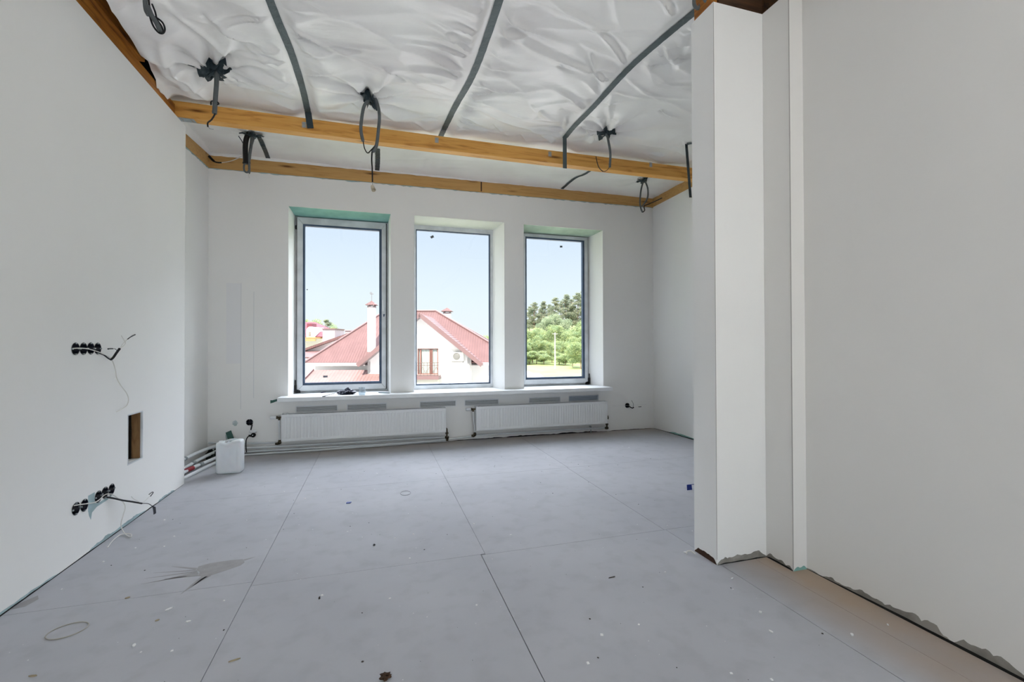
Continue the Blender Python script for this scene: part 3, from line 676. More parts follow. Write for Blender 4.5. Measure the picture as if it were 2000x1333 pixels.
p6 = pipe([(-1.70, 5.575, 0.014), (-1.2, 5.58, 0.014), (-0.5, 5.59, 0.014), (0.1, 5.61, 0.014), (0.85, 5.65, 0.014)], 0.011, 'lowest pale pipe lying on the floor beneath the left radiator')
p7 = pipe([(1.20, 5.625, 0.066), (1.9, 5.63, 0.064), (2.6, 5.63, 0.064), (3.02, 5.625, 0.060)], 0.012, 'pale pipe running beneath the right radiator')
fitting(p7, (3.025, ym, 0.062)); 
MB().tube([(2.80, 5.63, 0.0), (2.80, 5.63, 0.10)], 0.007).build('pipe_clip', M_STEEL, p7)
MB().tube([(2.80, 5.63, 0.085), (2.80, 5.66, 0.085)], 0.012).build('pipe_clip', M_STEEL, p7)
fitting(p7, (3.045, ym, 0.205), ax=(0, 0, 1), r=0.012, l=0.05)
# bundle coming out of the recess at the left
lp = ['uppermost white pipe of the bundle in the recess corner', 'white pipe lying second in the recess corner bundle', 'white pipe with a red sleeve in the recess corner bundle', 'frontmost white pipe on the floor of the recess corner']
bund = [[(-1.63, 5.62, 0.13), (-1.70, 5.30, 0.135), (-1.725, 4.95, 0.14), (-1.735, 4.62, 0.145)],
        [(-1.60, 5.60, 0.085), (-1.67, 5.30, 0.075), (-1.715, 4.95, 0.06), (-1.73, 4.62, 0.05)],
        [(-1.52, 5.55, 0.055), (-1.60, 5.25, 0.050), (-1.675, 4.95, 0.045), (-1.69, 4.70, 0.04)],
        [(-1.52, 5.50, 0.014), (-1.60, 5.10, 0.014), (-1.655, 4.75, 0.014), (-1.68, 4.62, 0.014)]]
for q, b_ in enumerate(bund):
    po = pipe(b_, 0.016, lp[q], M_WHITEP, 'white pipes in the recess corner')
    a, c = Vector(b_[1]), Vector(b_[2]); d = (c-a).normalized()
    if q == 0: fitting(po, a.lerp(c, 0.9), M_STEEL, d, 0.021, 0.04)
    if q == 1: fitting(po, a.lerp(c, 0.55), M_STEEL, d, 0.021, 0.05)
    if q == 2:
        fitting(po, a.lerp(c, 0.45), M_STEEL, d, 0.021, 0.05)
        MB().tube([a.lerp(c, 0.85), a.lerp(c, 1.25)], 0.021, 12).build('red_sleeve', M_RED, po)
rubb = MB(); rr = random.Random(4)
for k in range(40):
    c = Vector((-1.72+0.22*rr.random(), 5.38+0.28*rr.random(), 0.02+0.12*rr.random()*rr.random())); s_ = 0.012+0.02*rr.random()
    M3 = Matrix.Rotation(rr.random()*6, 3, Vector((rr.random(), rr.random(), rr.random()+0.1)).normalized())
    rubb.add([c+M3 @ Vector((x*s_, y*s_*0.6, z*s_*0.5)) for x in (-1, 1) for y in (-1, 1) for z in (-1, 1)], [(0, 1, 3, 2), (4, 6, 7, 5), (0, 4, 5, 1), (2, 3, 7, 6), (0, 2, 6, 4), (1, 5, 7, 3)])
tag(rubb.build('corner_rubble', mat('dark_rubble', (0.03, 0.035, 0.03), 0.9, var=0.5, vscale=20), base=(-1.62, 5.5, 0)), 'heap of dark crumbled rubble in the corner behind the pipes', 'rubble', kind='stuff')
a = onY(442, 846, 5.6); b = onY(450, 860, 5.55)
tag(MB().bar(Vector((a.x, 5.672, a.z)), Vector((b.x+0.02, 5.60, 0.10)), 0.055, 0.012, up=(0, 1, 0)).build('board_offcut', mat('dark_green_scrap', (0.06, 0.14, 0.12), 0.8, var=0.3, vscale=20), base=(a.x, 5.66, 0.1)), 'dark green board offcut leaning on the wall behind the jerrycan', 'offcut')

# ------------------------------------------------------------------ jerrycan
jb = Vector((-1.325, 4.90, 0.0))
jc = thing('jerrycan', jb, 'cloudy white plastic jerrycan standing on the floor in the left corner', 'jerrycan')
jc.rotation_euler = (0, 0, math.radians(-3))
bm = bmesh.new(); w_, d_, h_ = 0.108, 0.062, 0.312
NX, NY, NZ = 24, 12, 32
bmesh.ops.create_cube(bm, size=2)
bmesh.ops.subdivide_edges(bm, edges=bm.edges[:], cuts=19, use_grid_fill=True)
for v in bm.verts:
    x, y, z = v.co
    # rounded box
    rx, ry, rz = 0.026, 0.026, 0.026
    px, py, pz = x*w_, y*d_, (z+1)/2*h_
    cx = max(-w_+rx, min(w_-rx, px)); cy = max(-d_+ry, min(d_-ry, py)); cz = max(rz, min(h_-rz, pz))
    q = Vector((px-cx, py-cy, pz-cz))
    if q.length > 1e-6:
        q = q.normalized()*rx
    v.co = Vector((cx, cy, cz))+q
    X_, Z_ = v.co.x/w_, (v.co.z-h_*0.47)/(h_*0.5)
    if abs(y) > 0.99 and abs(X_) < 0.78 and abs(Z_) < 0.80:       # pressed panel with a raised diagonal cross
        edge = min(1, (0.78-abs(X_))/0.12, (0.80-abs(Z_))/0.10)
        dg = abs(abs(X_/0.78)-abs(Z_/0.80))
        v.co.y -= math.copysign(0.007*max(0, edge)*min(1, dg/0.6), y)
    if z > 0.6:                                                     # shoulder sinks between the neck and the far end
        t_ = (v.co.x+w_)/(2*w_)
        v.co.z -= 0.020*math.exp(-((t_-0.42)/0.16)**2)*min(1, (z-0.6)/0.4)
        v.co.z -= 0.012*(1-t_)*min(1, (z-0.6)/0.4)
me = bpy.data.meshes.new('body'); bm.to_mesh(me); bm.free(); me.polygons.foreach_set('use_smooth', [True]*len(me.polygons)); me.materials.append(M_JUG)
jo = bpy.data.objects.new('body', me); COL.objects.link(jo); jo.parent = jc
hd = MB().tube(smooth_path([(-0.045, 0, 0.280), (-0.02, 0, 0.303), (0.03, 0, 0.310), (0.075, 0, 0.300)]), 0.011, 10)
ho = hd.build('handle', M_JUG, None); ho.parent = jc
nk = MB().lathe((-0.072, 0, 0.285), (0, 0, 1), [(0, 0.024), (0.018, 0.024), (0.018, 0.021), (0.0, 0.021)], 20).build('neck', M_JUG, None); nk.parent = jc

# ------------------------------------------------------------------ sockets
def cup(c, axis, name='socket_box', label='', group=None):
    c = Vector(c); ax = Vector(axis)
    t = thing(name, c, label, 'socket box', group)
    MB().lathe(c, ax, [(0.0015, 0.033), (0.0025, 0.0355), (0.0025, 0.0325), (0.0, 0.0315), (-0.042, 0.0300), (-0.042, 0.0)], 28).build('shell', M_BLACKCUP, t)
    up = Vector((0, 0, 1)); sd = ax.cross(up)
    for a in (up, -up, sd, -sd):
        q = c+a*0.0305+ax*0.0028; MB().box(q.x-0.004, q.x+0.004, q.y-0.004, q.y+0.004, q.z-0.004, q.z+0.004).build('screw_lug', M_STEEL, t)
    return t
un = ['upper row on the left wall, socket box nearest the viewpoint', 'upper row on the left wall, second socket box from the near end', 'upper row on the left wall, third socket box from the near end', 'upper row on the left wall, socket box nearest the window wall']
ln = ['low pair on the left wall, the socket box nearest the viewpoint', 'low pair on the left wall, the box beside the bare teal patch', 'low trio on the left wall, the box beside the bare teal patch', 'low trio on the left wall, the middle box', 'low trio on the left wall, the box nearest the niche']
for (a, b), l in zip(UPS, un): cup((XL, a, b), (1, 0, 0), label=l+', round and black', group='upper socket boxes on the left wall')
for (a, b), l in zip(LOWS, ln): cup((XL, a, b), (1, 0, 0), label=l+', round and black', group='lower socket boxes on the left wall')
cup((SOCKL[0], YB, SOCKL[1]), (0, -1, 0), label='round black socket box on the window wall, left of the radiators')
cup((SOCKR[0], YB, SOCKR[1]), (0, -1, 0), label='round black socket box on the window wall, right of the radiators')

def wire(pts, r, m, name, label, cat, n=8):
    b = Vector(pts[0]); o = MB().tube(smooth_path(pts, 7), r, n).build(name, m, base=b); tag(o, label, cat); return o
def wl_(pts, out): # pixel list on the left wall, pushed out into the room
    return [onX(x, y, XL+o_) for (x, y), o_ in zip(pts, out)]
w1 = wire(wl_([(141, 681), (155, 680.5), (170, 681.5), (183, 685), (195, 689), (205, 694), (217, 701), (222, 711), (226, 726), (228, 738), (235, 752), (247, 768), (251, 780), (248, 792), (238, 799), (228, 805)],
               [0.004, 0.007, 0.007, 0.008, 0.009, 0.012, 0.02, 0.02, 0.015, 0.012, 0.012, 0.015, 0.02, 0.02, 0.02, 0.02]), 0.0028, M_CREAMW, 'loose_cable', 'thin pale cable hanging out of the upper row of socket boxes', 'cable')
w2 = wire(wl_([(193, 690), (203, 694), (211, 700), (216, 702.5), (221, 699), (228, 689), (234, 681)], [0.0, 0.01, 0.016, 0.02, 0.03, 0.05, 0.06]), [0.004]*7*3+[0.007]*22, M_BLACK, 'stripped_cable', 'black cable bent upward with split ends beside the upper socket boxes', 'cable')
MB().tube(smooth_path(wl_([(234, 681), (240, 677), (245, 671), (243, 666), (237, 656)], [0.06, 0.06, 0.06, 0.06, 0.06])), 0.0018, 6).build('conductor', M_CREAMW, w2)
MB().tube(smooth_path(wl_([(234, 681), (240, 672), (245, 667), (249, 663)], [0.06, 0.06, 0.065, 0.07])), 0.0018, 6).build('conductor', M_CREAMW, w2)
MB().tube(smooth_path(wl_([(249, 663), (257, 657.5), (265, 653.5)], [0.07, 0.07, 0.07])), [0.003]*8+[0.004]*8+[0.001], 6).build('tip', M_BLACK, w2)
MB().tube(smooth_path(wl_([(228, 685), (225, 682), (220, 681.5), (215, 681.5), (211, 682)], [0.05, 0.05, 0.05, 0.05, 0.05])), [0.0016]*16+[0.004]*17, 6).build('tip', M_BLACK, w2)
w3 = wire(wl_([(145, 988), (158, 986), (170, 984.5), (185, 982), (195, 976), (202, 969), (210, 965.5), (220, 967), (232, 975), (241, 982), (244.5, 992), (241, 1006), (237, 1020), (237, 1030)],
               [0.006, 0.010, 0.010, 0.012, 0.012, 0.010, 0.010, 0.012, 0.02, 0.025, 0.03, 0.03, 0.035, 0.045])+[onZ(244, 1043, 0.01), onZ(254, 1049.5, 0.006), onZ(257, 1045, 0.006), onZ(248, 1043, 0.010), onZ(234, 1046, 0.006), onZ(220, 1057, 0.004), onZ(210, 1070, 0.004)],
          0.0028, M_CREAMW, 'loose_cable', 'thin pale cable looping from the low socket boxes onto the floor', 'cable')
w4_ = wire(wl_([(205, 971), (222, 974), (240, 978), (260, 981), (277, 984)], [0.0, 0.02, 0.035, 0.05, 0.06]), 0.0055, M_BLACK, 'stripped_cable', 'straight black cable sticking out of the low trio of socket boxes', 'cable')
MB().tube(smooth_path(wl_([(277, 984), (268, 979), (261, 975), (256.5, 970.5)], [0.06]*4)), 0.0018, 6).build('conductor', M_CREAMW, w4_)
MB().tube(smooth_path(wl_([(277, 984), (283, 979), (290, 972), (294, 967)], [0.06]*4)), 0.0018, 6).build('conductor', M_CREAMW, w4_)
MB().tube(smooth_path(wl_([(291, 966.5), (297, 962), (299, 963), (294, 970)], [0.06]*4)), 0.0030, 6).build('tip', M_BLACK, w4_)
MB().tube(smooth_path(wl_([(277, 984), (285, 984), (291, 985), (297, 989)], [0.06, 0.07, 0.08, 0.09])), 0.0022, 6).build('conductor', M_BLACK, w4_)
fl_ = wl_([(297, 988), (304, 991), (305, 1003), (300, 1006), (299, 997)], [0.09]*5)
MB().add(fl_, [(0, 1, 2, 3, 4)]).build('tape_flag', M_BLACKCUP, w4_, fix=False)

# cable, connector and plug by the left back socket
g = onY
w5 = wire([g(492, 829, 5.70), g(492, 832, 5.655), g(491, 836, 5.65), g(490, 840, 5.655)], 0.007, M_BLACK, 'socket_cable', 'short black cable with a white connector below the left back socket', 'cable')
a = g(494, 843, 5.665)
MB().lathe(Vector((a.x-0.035, 5.662, a.z)), (1, 0, -0.05), [(0, 0), (0, 0.012), (0.02, 0.018), (0.05, 0.018), (0.07, 0.012), (0.07, 0)], 12).build('connector', M_WHITEP, w5)
a = g(495, 850.5, 5.65)
pl = MB().lathe(Vector((a.x-0.002, 5.662, a.z)), (0, -1, 0), [(0, 0), (0, 0.024), (0.022, 0.024), (0.030, 0.012), (0.030, 0)], 16).tube([(a.x-0.002, 5.66, a.z-0.012), (a.x-0.05, 5.66, a.z-0.005)], 0.011)
plo = pl.build('plug', M_BLACK, base=(a.x, 5.66, a.z)); tag(plo, 'black power plug hanging on the wall with its lead down to the floor', 'plug')
MB().lathe(Vector((a.x-0.004, 5.632, a.z+0.002)), (0, -1, 0), [(0, 0), (0, 0.006), (0.003, 0.006), (0.003, 0)], 10).build('stud', M_WHITEP, plo)
MB().tube(smooth_path([g(490, 851, 5.66), g(485, 853, 5.65), g(481, 860, 5.63), g(480.5, 872, 5.60), g(481.5, 884, 5.56)]), 0.0055).build('lead', M_BLACK, plo)
w6 = wire([g(1227, 793, 5.70), g(1230, 795, 5.66), g(1235, 797.5, 5.64), g(1238, 796, 5.63)], 0.007, M_BLACK, 'stripped_cable', 'short black cable with split ends by the right back socket', 'cable')
MB().tube(smooth_path([g(1238, 796, 5.63), g(1243, 795.5, 5.62), g(1248, 795.3, 5.61)]), 0.0016, 6).build('conductor', M_CREAMW, w6)
MB().tube([g(1247, 795.3, 5.61), g(1252.5, 795, 5.60)], 0.005, 6).build('tip', M_BLACK, w6)
MB().tube(smooth_path([g(1236, 797, 5.635), g(1237, 790, 5.63), g(1233.5, 782.5, 5.62)]), 0.0022, 6).build('conductor', M_BLACK, w6)

# ------------------------------------------------------------------ timber over the walls
YBM0, YBM1, ZB0, ZB1 = 4.44, 4.535, 3.130, 3.262
bb = MB(); nseg = 40
def sag(x): return -0.012*math.sin(PI*(x+1.6)/5.4)
xs = [XL-0.12+(XRF-XL+0.12)*i/nseg for i in range(nseg+1)]; vs = []
for x in xs:
    for y, z in ((YBM0, ZB0), (YBM0, ZB1), (YBM1, ZB1), (YBM1, ZB0)): vs.append((x, y, z+sag(x)))
bb.add(vs, [(i*4+k, i*4+(k+1) % 4, i*4+4+(k+1) % 4, i*4+4+k) for i in range(nseg) for k in range(4)]+[(0, 1, 2, 3), (nseg*4+3, nseg*4+2, nseg*4+1, nseg*4)])
beam = bb.build('ceiling_beam', M_BEAM, base=(1.1, 4.47, ZB0)); tag(beam, 'long honey coloured pine beam crossing the room under the film', 'beam')
bvm = beam.modifiers.new('b', 'BEVEL'); bvm.width = 0.004; bvm.limit_method = 'ANGLE'; bvm.segments = 2
# perforated brackets
def bracket(c, w, h, label, plane='y', m=M_STEEL):
    c = Vector(c); t = MB()
    nh = [(dx, dz) for dx in (-0.3, 0.3) for dz in (-0.3, 0.0, 0.3)]
    if plane == 'y': t.prism([(c.x-w/2, c.z-h/2), (c.x+w/2, c.z-h/2), (c.x+w/2, c.z+h/2), (c.x-w/2, c.z+h/2)], my(c.y), 0, -0.002, [circle(c.x+dx*w, c.z+dz*h, min(w, h)*0.10, 10) for dx, dz in nh])
    else: t.prism([(c.x-w/2, c.y-h/2), (c.x+w/2, c.y-h/2), (c.x+w/2, c.y+h/2), (c.x-w/2, c.y+h/2)], lambda a, b, q: (a, b, c.z+q), 0, -0.002, [circle(c.x+dx*w, c.y+dz*h, min(w, h)*0.09, 10) for dx, dz in nh])
    o = t.build('steel_bracket', m, base=c)
    return tag(o, label, 'bracket', 'perforated steel brackets on the beam')
for (px, py, l) in ((594, 244, 'small perforated bracket on the beam beside the first tape'), (853, 274, 'small perforated bracket on the beam below the second tape'), (1074, 301, 'small perforated bracket on the beam just left of the hanging strap'), (1271, 322, 'small perforated bracket on the beam towards the partition')):
    p = onY(px, py, YBM0-0.001); bracket((p.x, YBM0-0.001+0.0, p.z), 0.035, 0.05, l)
bracket((-1.545, 4.487, ZB0-0.002), 0.12, 0.07, 'wide perforated bracket under the left end of the beam', 'z')

# back batten follows a slight rise to the right
bt = MB(); nseg = 60; r_ = random.Random(5); loz = []
for i in range(nseg+1):
    x = XLR+(XRF-XLR)*i/nseg; z0 = 3.150+0.036*i/nseg; loz.append((x, z0-0.004*r_.random()))
bt.prism(loz+[(XRF, 3.322), (XLR, 3.288)], my(YB), 0.0, -0.014)
bo = bt.build('wooden_batten', M_BATTEN, base=(1, YB, 3.16)); tag(bo, 'tan batten board along the top of the window wall', 'batten', 'batten boards round the window end')
x_ = onY(940, 370, YB-0.014).x
MB().box(x_-0.008, x_+0.008, YB-0.0165, YB-0.0138, 3.176, 3.30).build('butt_joint', M_WOODD, bo)
gg = MB(); r_ = random.Random(11)
p = [(XLR, 3.152)]+[(XLR+(XRF-XLR)*i/140, 3.150+0.036*i/140-0.005-0.012*r_.random()**2) for i in range(141)]+[(XRF, 3.187)]
gg.prism(p, my(YB), 0, -0.003); gg.build('board_edge', M_SMEARB, wall_back)
bt = MB().prism([(YJ, 3.097), (YB-0.014, 3.150), (YB-0.014, 3.288), (YJ, 3.194)], mx(XLR), 0, 0.014).build('wooden_batten', M_BATTEN, base=(XLR, 5.1, 3.13)); tag(bt, 'tan batten board along the top of the left recess wall', 'batten', 'batten boards round the window end')
bt = MB().prism([(YP1, 3.23), (YB-0.014, 3.190), (YB-0.014, 3.322), (YP1, 3.345)], mx(XRF), 0, -0.014).build('wooden_batten', M_BATTEN, base=(XRF, 5.1, 3.19)); tag(bt, 'tan batten board along the top of the far right wall', 'batten', 'batten boards round the window end')
struct(MB().box(XRF+0.0, XRF+0.1, YP1, YB, 3.25, 3.62).build('wall_far_right_top', M_DARK))
# white folded lip of the film on top of the back batten
lip = MB(); nseg = 90; r_ = random.Random(8); vs = []
for i in range(nseg+1):
    x = XLR+(XRF-XLR)*i/nseg; z = 3.288+0.034*i/nseg; j = 0.006*r_.random()
    vs += [(x, YB-0.019, z-0.004-j), (x, YB-0.045-j, z+0.022), (x, YB-0.02, z+0.05)]
lip.add(vs, [(i*3+k, i*3+3+k, i*3+4+k, i*3+1+k) for i in range(nseg) for k in (0, 1)], True)
lo_ = lip.build('film_lip', M_FILM, base=(1, YB, 3.29), fix=False); tag(lo_, 'folded white edge of the film along the back batten', 'film edge')
lip = MB(); vs = []
for i in range(31):
    y = YJ+(YB-YJ)*i/30; z = 3.194+0.092*i/30; vs += [(XLR+0.018, y, z-0.004), (XLR+0.035, y, z*0.4+3.315*0.6), (XLR+0.05, y, 3.318)]
lip.add(vs, [(i*3+k, i*3+3+k, i*3+4+k, i*3+1+k) for i in range(30) for k in (0, 1)], True)
tag(lip.build('film_lip', M_FILM, base=(XLR, 5.1, 3.27), fix=False), 'folded white edge of the film over the recess batten', 'film edge')
lip = MB(); vs = []
for i in range(41):
    y = YP1+(YB-YP1)*i/40; z = 3.343-0.022*i/40; vs += [(XRF-0.018, y, z), (XRF-0.04, y, z+0.02), (XRF-0.01, y, z+0.05)]
lip.add(vs, [(i*3+k, i*3+3+k, i*3+4+k, i*3+1+k) for i in range(40) for k in (0, 1)], True)
tag(lip.build('film_lip', M_FILM, base=(XRF, 4, 3.3), fix=False), 'folded white edge of the film over the far right batten', 'film edge')

# plates on the left wall
tp = MB().box(XL-0.095, XL-0.015, YREAR, YBM0-0.01, ZW+0.001, 3.225); tpo = tp.build('top_plate', M_WOODY, base=(XL-0.05, 2, ZW)); tag(tpo, 'dark amber timber plate lying on top of the left wall', 'timber')
tag(MB().box(XL-0.10, XL+0.012, YREAR, 3.85, 3.235, 3.34).build('rim_joist', M_WOODY, base=(XL, 2, 3.235)), 'amber rim joist above the left wall, half hidden by film', 'timber')
MB_TOP = struct(MB().box(XL-0.25, XL-0.10, YREAR, YJ, 3.13, 3.62).box(XLR-0.1, XLR, YJ, YB, 3.145, 3.62).build('wall_left_top', M_DARK))
# timber over the partition and right wall
tag(MB().box(XC+0.012, XC+0.05, YP0+0.030, YP1-0.012, ZWR+0.015, 3.30).build('partition_post', M_WOODY, base=(XC, 2.15, ZWR)), 'orange timber block standing on the end of the partition', 'timber')
tag(MB().box(XC+0.055, XRF, YP0+0.02, YP0+0.09, ZWR+0.0, 3.27).build('partition_plate', M_WOODD, base=(2.5, 2.1, ZWR)), 'dark timber plate along the top of the partition', 'timber')
tag(MB().box(XR1+0.02, XR1+0.14, YREAR, YP0+0.02, ZWR, 3.27).build('wall_plate', M_WOODD, base=(XR1, 0, ZWR)), 'dark timber plate along the top of the right wall', 'timber')
p = onZ(1478, 2, 3.20)
tag(MB().box(1.98, 2.10, YP0-0.07, YP0+0.018, 3.235, 3.24).build('steel_bracket', M_STEEL, base=(2.04, 2.0, 3.235)), 'grey perforated bracket in the ceiling corner by the right wall', 'bracket')
for i, (x, l) in enumerate(((1.775, 'grey conduit end on the wall top, the outer of two'), (1.800, 'grey conduit end on the wall top, the inner of two'))):
    y = 2.19-i*0.055
    tag(MB().tube(smooth_path([(x-0.012, y, 3.30), (x-0.02, y, 3.19), (x-0.014, y, 3.155), (x+0.014, y, 3.15), (x+0.03, y, 3.2)]), 0.010).build('conduit_end', M_GREY, base=(x, y, 3.15)), l, 'conduit', 'conduit ends over the partition')
struct(MB().box(XR2+0.12, XR2+0.25, YREAR, YP0, 3.0, 3.62).build('wall_right_top', M_DARK))

# ------------------------------------------------------------------ tapes on the film
def tape(pts, w, label, m=M_TAPEL, tail=None):
    P = smooth_path([(x, y, 0) for x, y in pts], 14); vs = []; N = len(P)
    r_ = random.Random(int(pts[0][0]*100))
    for i, q in enumerate(P):
        d = (P[min(i+1, N-1)]-P[max(i-1, 0)]).normalized(); sd = Vector((d.y, -d.x, 0)); ww = w/2*(1+0.08*(r_.random()-0.5))
        for k in (-1, -0.33, 0.33, 1):
            c = q+sd*ww*k; vs.append((c.x, c.y, fz(c.x, c.y, 0.0045)))
    mb = MB().add(vs, [(i*4+k, i*4+4+k, i*4+5+k, i*4+1+k) for i in range(N-1) for k in range(3)], True)
    o = mb.build('tape_strip', m, base=(pts[0][0], pts[0][1], ZF), fix=False)
    tag(o, label, 'tape', 'tape strips across the film')
    return o
t1 = tape([(-0.66, 2.2), (-0.625, 3.04), (-0.585, 3.59), (-0.58, 4.08), (-0.59, 4.428)], 0.052, 'dark tape strip down the film, first from the left wall')
def strap(par_name, top, bot, w, label, m=M_TAPE, th=0.004, thing_=True, parent=None):
    top = Vector(top); bot = Vector(bot); mb = MB(); n_ = 10; P = [top.lerp(bot, i/n_) for i in range(n_+1)]
    mb2 = MB().bar(top, bot, w, th, up=(0, 1, 0))
    if parent is not None: return mb2.build(par_name, m, parent)
    o = mb2.build(par_name, m, base=top); tag(o, label, 'tape'); return o
strap('hanging_end', (-0.59, YBM0-0.010, fz(-0.59, 4.428)+0.002), (-0.570, YBM0-0.006, 3.165), 0.055, '', M_TAPE, parent=t1)
t2 = tape([(0.70, 2.2), (0.725, 2.9), (0.72, 3.45), (0.675, 3.9), (0.635, 4.35), (0.62, 4.62)], 0.052, 'grey green tape strip down the film, middle of the three long ones')
t3 = tape([(1.955, 2.2), (1.92, 2.45), (1.87, 2.8), (1.842, 3.14), (1.84, 3.6), (1.83, 4.0), (1.831, 4.24)], 0.056, 'slate tape strip down the film, ending in a free hanging tail')
strap('hanging_end', (1.831, 4.242, fz(1.831, 4.24)), (1.833, 4.245, 2.995), 0.042, '', M_TAPEL, parent=t3)
t4 = tape([(3.33, 3.90), (3.20, 3.96), (3.09, 3.992)], 0.05, 'short tape piece by the partition with a long hanging tail')
strap('hanging_end', (3.092, 3.992, ZF+0.0), (3.135, 3.985, 2.735), 0.030, '', M_TAPE, parent=t4)
tape([(0.012, 5.03), (0.015, 5.35), (0.010, 5.66)], 0.052, 'short dark tape strip past the beam, in line with the lamp holder', M_TAPE)
tape([(-1.13, 5.06), (-1.14, 5.35), (-1.165, 5.66)], 0.045, 'short black tape strip past the beam at the left', M_TAPE)
tape([(2.47, 4.95), (2.45, 5.10), (2.40, 5.25), (2.40, 5.66)], 0.040, 'short bent tape strip past the beam towards the right', M_TAPE)

# ------------------------------------------------------------------ cable drops
def patch(c, rad, seed, parent, n=6):
    mb = MB(); r_ = random.Random(seed)
    for k in range(n):
        a = r_.random()*PI; L_ = rad*(0.7+0.6*r_.random()); w = rad*0.42; ox, oy = (r_.random()-0.5)*rad*0.7, (r_.random()-0.5)*rad*0.7
        d = Vector((math.cos(a), math.sin(a), 0)); s_ = Vector((-d.y, d.x, 0)); vs = []
        for i in range(7):
            t_ = -1+2*i/6
            for kk in (-1, 0, 1):
                q = Vector((c[0]+ox, c[1]+oy, 0))+d*L_*t_+s_*w/2*kk
                z = fz(q.x, q.y, 0.005+0.0035*k+0.02*max(0, 1-((q.x-c[0])**2+(q.y-c[1])**2)**.5/rad)+(0.012*r_.random() if abs(t_) > .9 else 0))
                vs.append((q.x, q.y, z))
        mb.add(vs, [(i*3+j, i*3+3+j, i*3+4+j, i*3+1+j) for i in range(6) for j in (0, 1)])
    return mb.build('tape_patch', M_TAPE, parent, fix=False)
def drop(c, label, rad=0.085, seed=1, n=6):
    t = thing('cable_drop', (c[0], c[1], fz(*c)), label, 'cable drop', 'cable drops taped to the film')
    patch(c, rad, seed, t, n); return t
def part_tube(t, name, pts, r, m, n=10):
    return MB().tube(smooth_path(pts, 8), r, n).build(name, m, t)
# first, by the left wall
c = (-1.145, 3.82); t = drop(c, 'taped drop by the left wall, one straight conduit with a hooked tail', 0.10, 2, 8)
Y_ = lambda x, y: onY(x, y, 3.82)
part_tube(t, 'conduit', [Y_(423, 128), Y_(423, 160), Y_(421, 190), Y_(419, 222)], 0.016, M_GREY)
part_tube(t, 'cable_tie', [Y_(412, 205), Y_(413, 198), Y_(422, 198), Y_(427, 203), Y_(420, 207), Y_(415, 219)], 0.005, M_BLACK)
part_tube(t, 'cable_tail', [Y_(420, 200), Y_(416, 218), Y_(420, 222), Y_(413, 234), Y_(406, 240), Y_(406, 248)], 0.0055, M_BLACK)
part_tube(t, 'bare_end', [Y_(406, 247), Y_(410, 251.5), Y_(417, 253)], 0.0018, M_STEEL, 6)
# second, big loop with lamp holder
c = (-0.062, 4.0); t = drop(c, 'taped drop with a big conduit loop and a hanging lamp holder', 0.085, 4, 7); Y_ = lambda x, y: onY(x, y, 4.0)
part_tube(t, 'conduit', [Y_(729, 183), Y_(722, 193), Y_(711, 208), Y_(706, 235), Y_(705, 255), Y_(709, 276)], 0.0135, M_GREY)
part_tube(t, 'conduit', [Y_(727, 183), Y_(736, 200), Y_(741, 225), Y_(739, 255), Y_(735, 285), Y_(728, 297)], 0.0135, M_GREY)
part_tube(t, 'cable_tail', [Y_(709, 275), Y_(712, 290), Y_(718, 299), Y_(725, 293), Y_(733, 284), Y_(739.5, 272)], 0.0045, M_BLACK)
part_tube(t, 'cord', [Y_(727, 294), Y_(726, 312), Y_(727, 330), Y_(727.5, 356)], 0.006, M_BLACK)
part_tube(t, 'bare_end', [Y_(727.5, 356), Y_(728, 366)], 0.002, M_STEEL, 6)
p = Y_(727, 364); q = Y_(730, 374)
d_ = (Vector((q.x, q.y-0.035, q.z))-p); hl = d_.length
MB().lathe(p, d_, [(0, 0), (0, 0.013), (hl*0.4, 0.016), (hl, 0.0185), (hl, 0.0155), (hl*0.5, 0.014), (hl*0.5, 0)], 18).build('lamp_holder', M_BULB, t)
# third, to the right
c = (2.15, 3.98); t = drop(c, 'taped drop between tape tail and partition, thin curved conduit', 0.075, 6, 5); Y_ = lambda x, y: onY(x, y, 3.98)
part_tube(t, 'conduit', [Y_(1184, 256), Y_(1188, 275), Y_(1192, 300), Y_(1191, 327)], 0.0115, M_GREY)
part_tube(t, 'cable_tail', [Y_(1191, 326), Y_(1185, 333), Y_(1178, 335), Y_(1171, 329), Y_(1167, 320), Y_(1164, 306)], [0.0025]*16+[0.004]*25, M_BLACK)
# fourth, past the beam left
c = (-1.17, 5.03); t = drop(c, 'dense black bundle past the beam at the left, bent end below', 0.085, 9, 6); Y_ = lambda x, y: onY(x, y, 5.03)
part_tube(t, 'cable', [Y_(487, 258), Y_(481, 272), Y_(479, 290), Y_(480, 320)], [0.024]*25, M_BLACK)
part_tube(t, 'conduit', [Y_(492, 258), Y_(491, 280), Y_(487, 310), Y_(487, 340)], [0.014]*17+[0.011]*7+[0.004], M_GREY)
part_tube(t, 'conduit', [Y_(498, 262), Y_(492, 282), Y_(488, 292)], 0.010, M_GREY)
part_tube(t, 'end_loop', [Y_(483, 318), Y_(477, 322), Y_(477, 333), Y_(483, 337), Y_(487, 331), Y_(487, 320)], 0.009, M_GREY)
part_tube(t, 'cable_tie', [Y_(474, 318), Y_(481, 319), Y_(489, 318)], 0.009, M_BLACK)
part_tube(t, 'cable', [Y_(466, 266), Y_(472, 275), Y_(478, 287)], 0.004, M_BLACK)
part_tube(t, 'bare_end', [Y_(485, 340), Y_(487, 348)], 0.003, M_CREAMW, 6)
wire([onY(408, 305, 5.62), onY(418, 315, 5.62), onY(425, 317.5, 5.6), onY(433, 318, 5.6)], [0.012]*8+[0.008]*16+[0.010], M_BLACK, 'corner_cable', 'black cable sleeve poking from the ceiling corner with a white core', 'cable')
